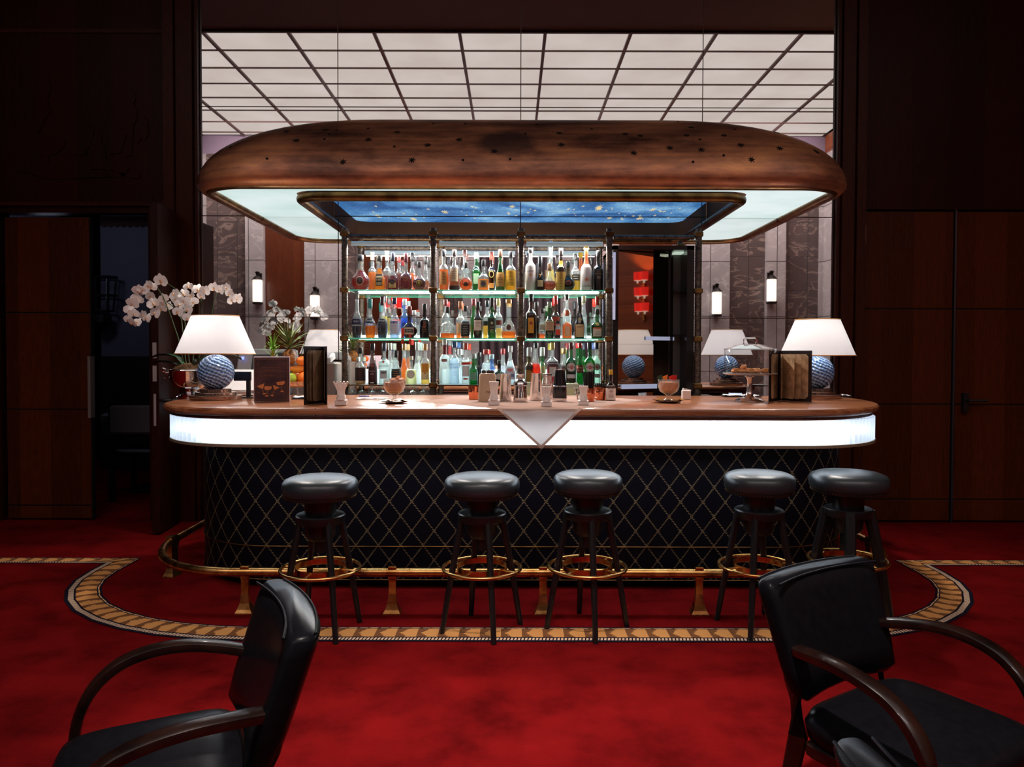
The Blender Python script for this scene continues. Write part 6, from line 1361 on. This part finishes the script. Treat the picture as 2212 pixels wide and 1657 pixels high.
stool(1268, 1356, .164, .715, 'black leather bar stool just right of the hanging cloth corner', -.686)
stool(1637, 1354, .166, .716, 'black leather bar stool above the right armchair', .3)
stool(1829, 1336, .186, .700, 'thick-legged black bar stool at the right end of the bar', .45, True)
# ---------------------------------------------------------------- armchairs
M_arm = noisy('walnut_arm', srgb(10, 4, 3), srgb(26, 12, 8), 3, (6, 6, 6), rough=.28, coat=.2, spec=.35)
M_clth = noisy('armchair_leather', (.003, .003, .004), (.004, .004, .005), 40, rough=.28, bump=.02, spec=.05)
def armchair(loc, rz, label, s=1.0):
    e = empty('armchair', (loc[0], loc[1], 0), label, 'armchair', 'black leather armchairs in the foreground', rz)
    def pad(w0, w1, z0, z1, lean, th, cur):      # reclined slab curved in plan
        rr = []; n = 8
        for j, (z, ins) in enumerate(((z0, .03), (z0+.02, .004), (z0+.08, 0), ((z0+z1)/2, 0), (z1-.045, 0), (z1-.012, .003), (z1, .014))):
            t_ = (z-z0)/(z1-z0); hw = (w0+(w1-w0)*t_)/2-ins; yo = -lean*t_; r = []
            th_ = th-2*ins
            for i in range(44):
                a = 2*PI*i/44; x = hw*math.copysign(abs(math.cos(a))**.42, math.cos(a)); y = th_/2*math.copysign(abs(math.sin(a))**.5, math.sin(a)); r.append((x, yo+y-cur*(1-(x/hw)**2), z))
            rr.append(r)
        return MB().rings(rr, True, True, True), rr
    bk, rr = pad(.44, .49, .375, .68, .10, .09, .03)
    b1 = bk.obj('backrest', M_clth, e, 60)
    for q in (.036, -.036):
        MB().tube([(x, -.10+q-.025*(1-(x/.2)**2), .679) for x in [-.225+.45*i/12 for i in range(13)]]+[], .0035, 6).obj('piping', M_clth, b1, True)
    st = MB(); rr = []
    for z, ins in ((.28, .03), (.29, .008), (.33, .0), (.355, .012), (.368, .04), (.374, .10)):
        rr.append([(math.copysign(abs(math.cos(a))**.35, math.cos(a))*(.235-ins), .205+math.copysign(abs(math.sin(a))**.35, math.sin(a))*(.215-ins), z) for a in [2*PI*i/40 for i in range(40)]])
    st.rings(rr, True, True, True).obj('seat', M_clth, e, 60)
    MB().span((-.22, .02, .24), (.22, .39, .285), .01).obj('seat_frame', M_arm, e)
    for sx in (-1, 1):
        pts = [(sx*.195, -.03, .505), (sx*.225, .05, .520), (sx*.245, .13, .528), (sx*.255, .21, .522), (sx*.257, .28, .500), (sx*.257, .335, .455), (sx*.256, .37, .39), (sx*.255, .385, .30), (sx*.254, .39, .15), (sx*.252, .39, 0)]
        pp = [Vector(q) for q in pts]; fine = []
        for i in range(len(pp)-1):
            p0 = pp[max(0, i-1)]; p1 = pp[i]; p2 = pp[i+1]; p3 = pp[min(len(pp)-1, i+2)]
            for k in range(4):
                t_ = k/4; fine.append(.5*((2*p1)+(p2-p0)*t_+(2*p0-5*p1+4*p2-p3)*t_*t_+(3*p1-p0-3*p2+p3)*t_**3))
        fine.append(pp[-1]); rr = []
        for i, q in enumerate(fine):
            t = (fine[min(i+1, len(fine)-1)]-fine[max(0, i-1)]).normalized(); u = Vector((1, 0, 0)); v = t.cross(u).normalized(); wd = .025*(1 if i < 24 else .8); ht = .014
            rr.append([q+u*(wd*math.copysign(abs(math.cos(a))**.5, math.cos(a)))+v*(ht*math.copysign(abs(math.sin(a))**.5, math.sin(a))) for a in [2*PI*k/12 for k in range(12)]])
        MB().rings(rr, True, True, True).obj('armrest', M_arm, e, True)
        MB().tube([(sx*.19, -.085, .60), (sx*.195, -.03, .42), (sx*.2, -.01, .28), (sx*.21, -.06, 0)], [.8, 1, 1, .75], 10, flat=(.034, .05)).obj('rear_leg', M_arm, e, True)
    return e
ch1 = armchair((-.655, 1.80), math.radians(116), 'black leather armchair at the left, its back to the stools')
ch2 = armchair((.955, 2.085), math.radians(212), 'black leather armchair at the right, seat towards the corner')
ch3 = armchair((.70, 1.0), math.radians(-78), 'black leather armchair at the bottom right corner, only its back top in view')
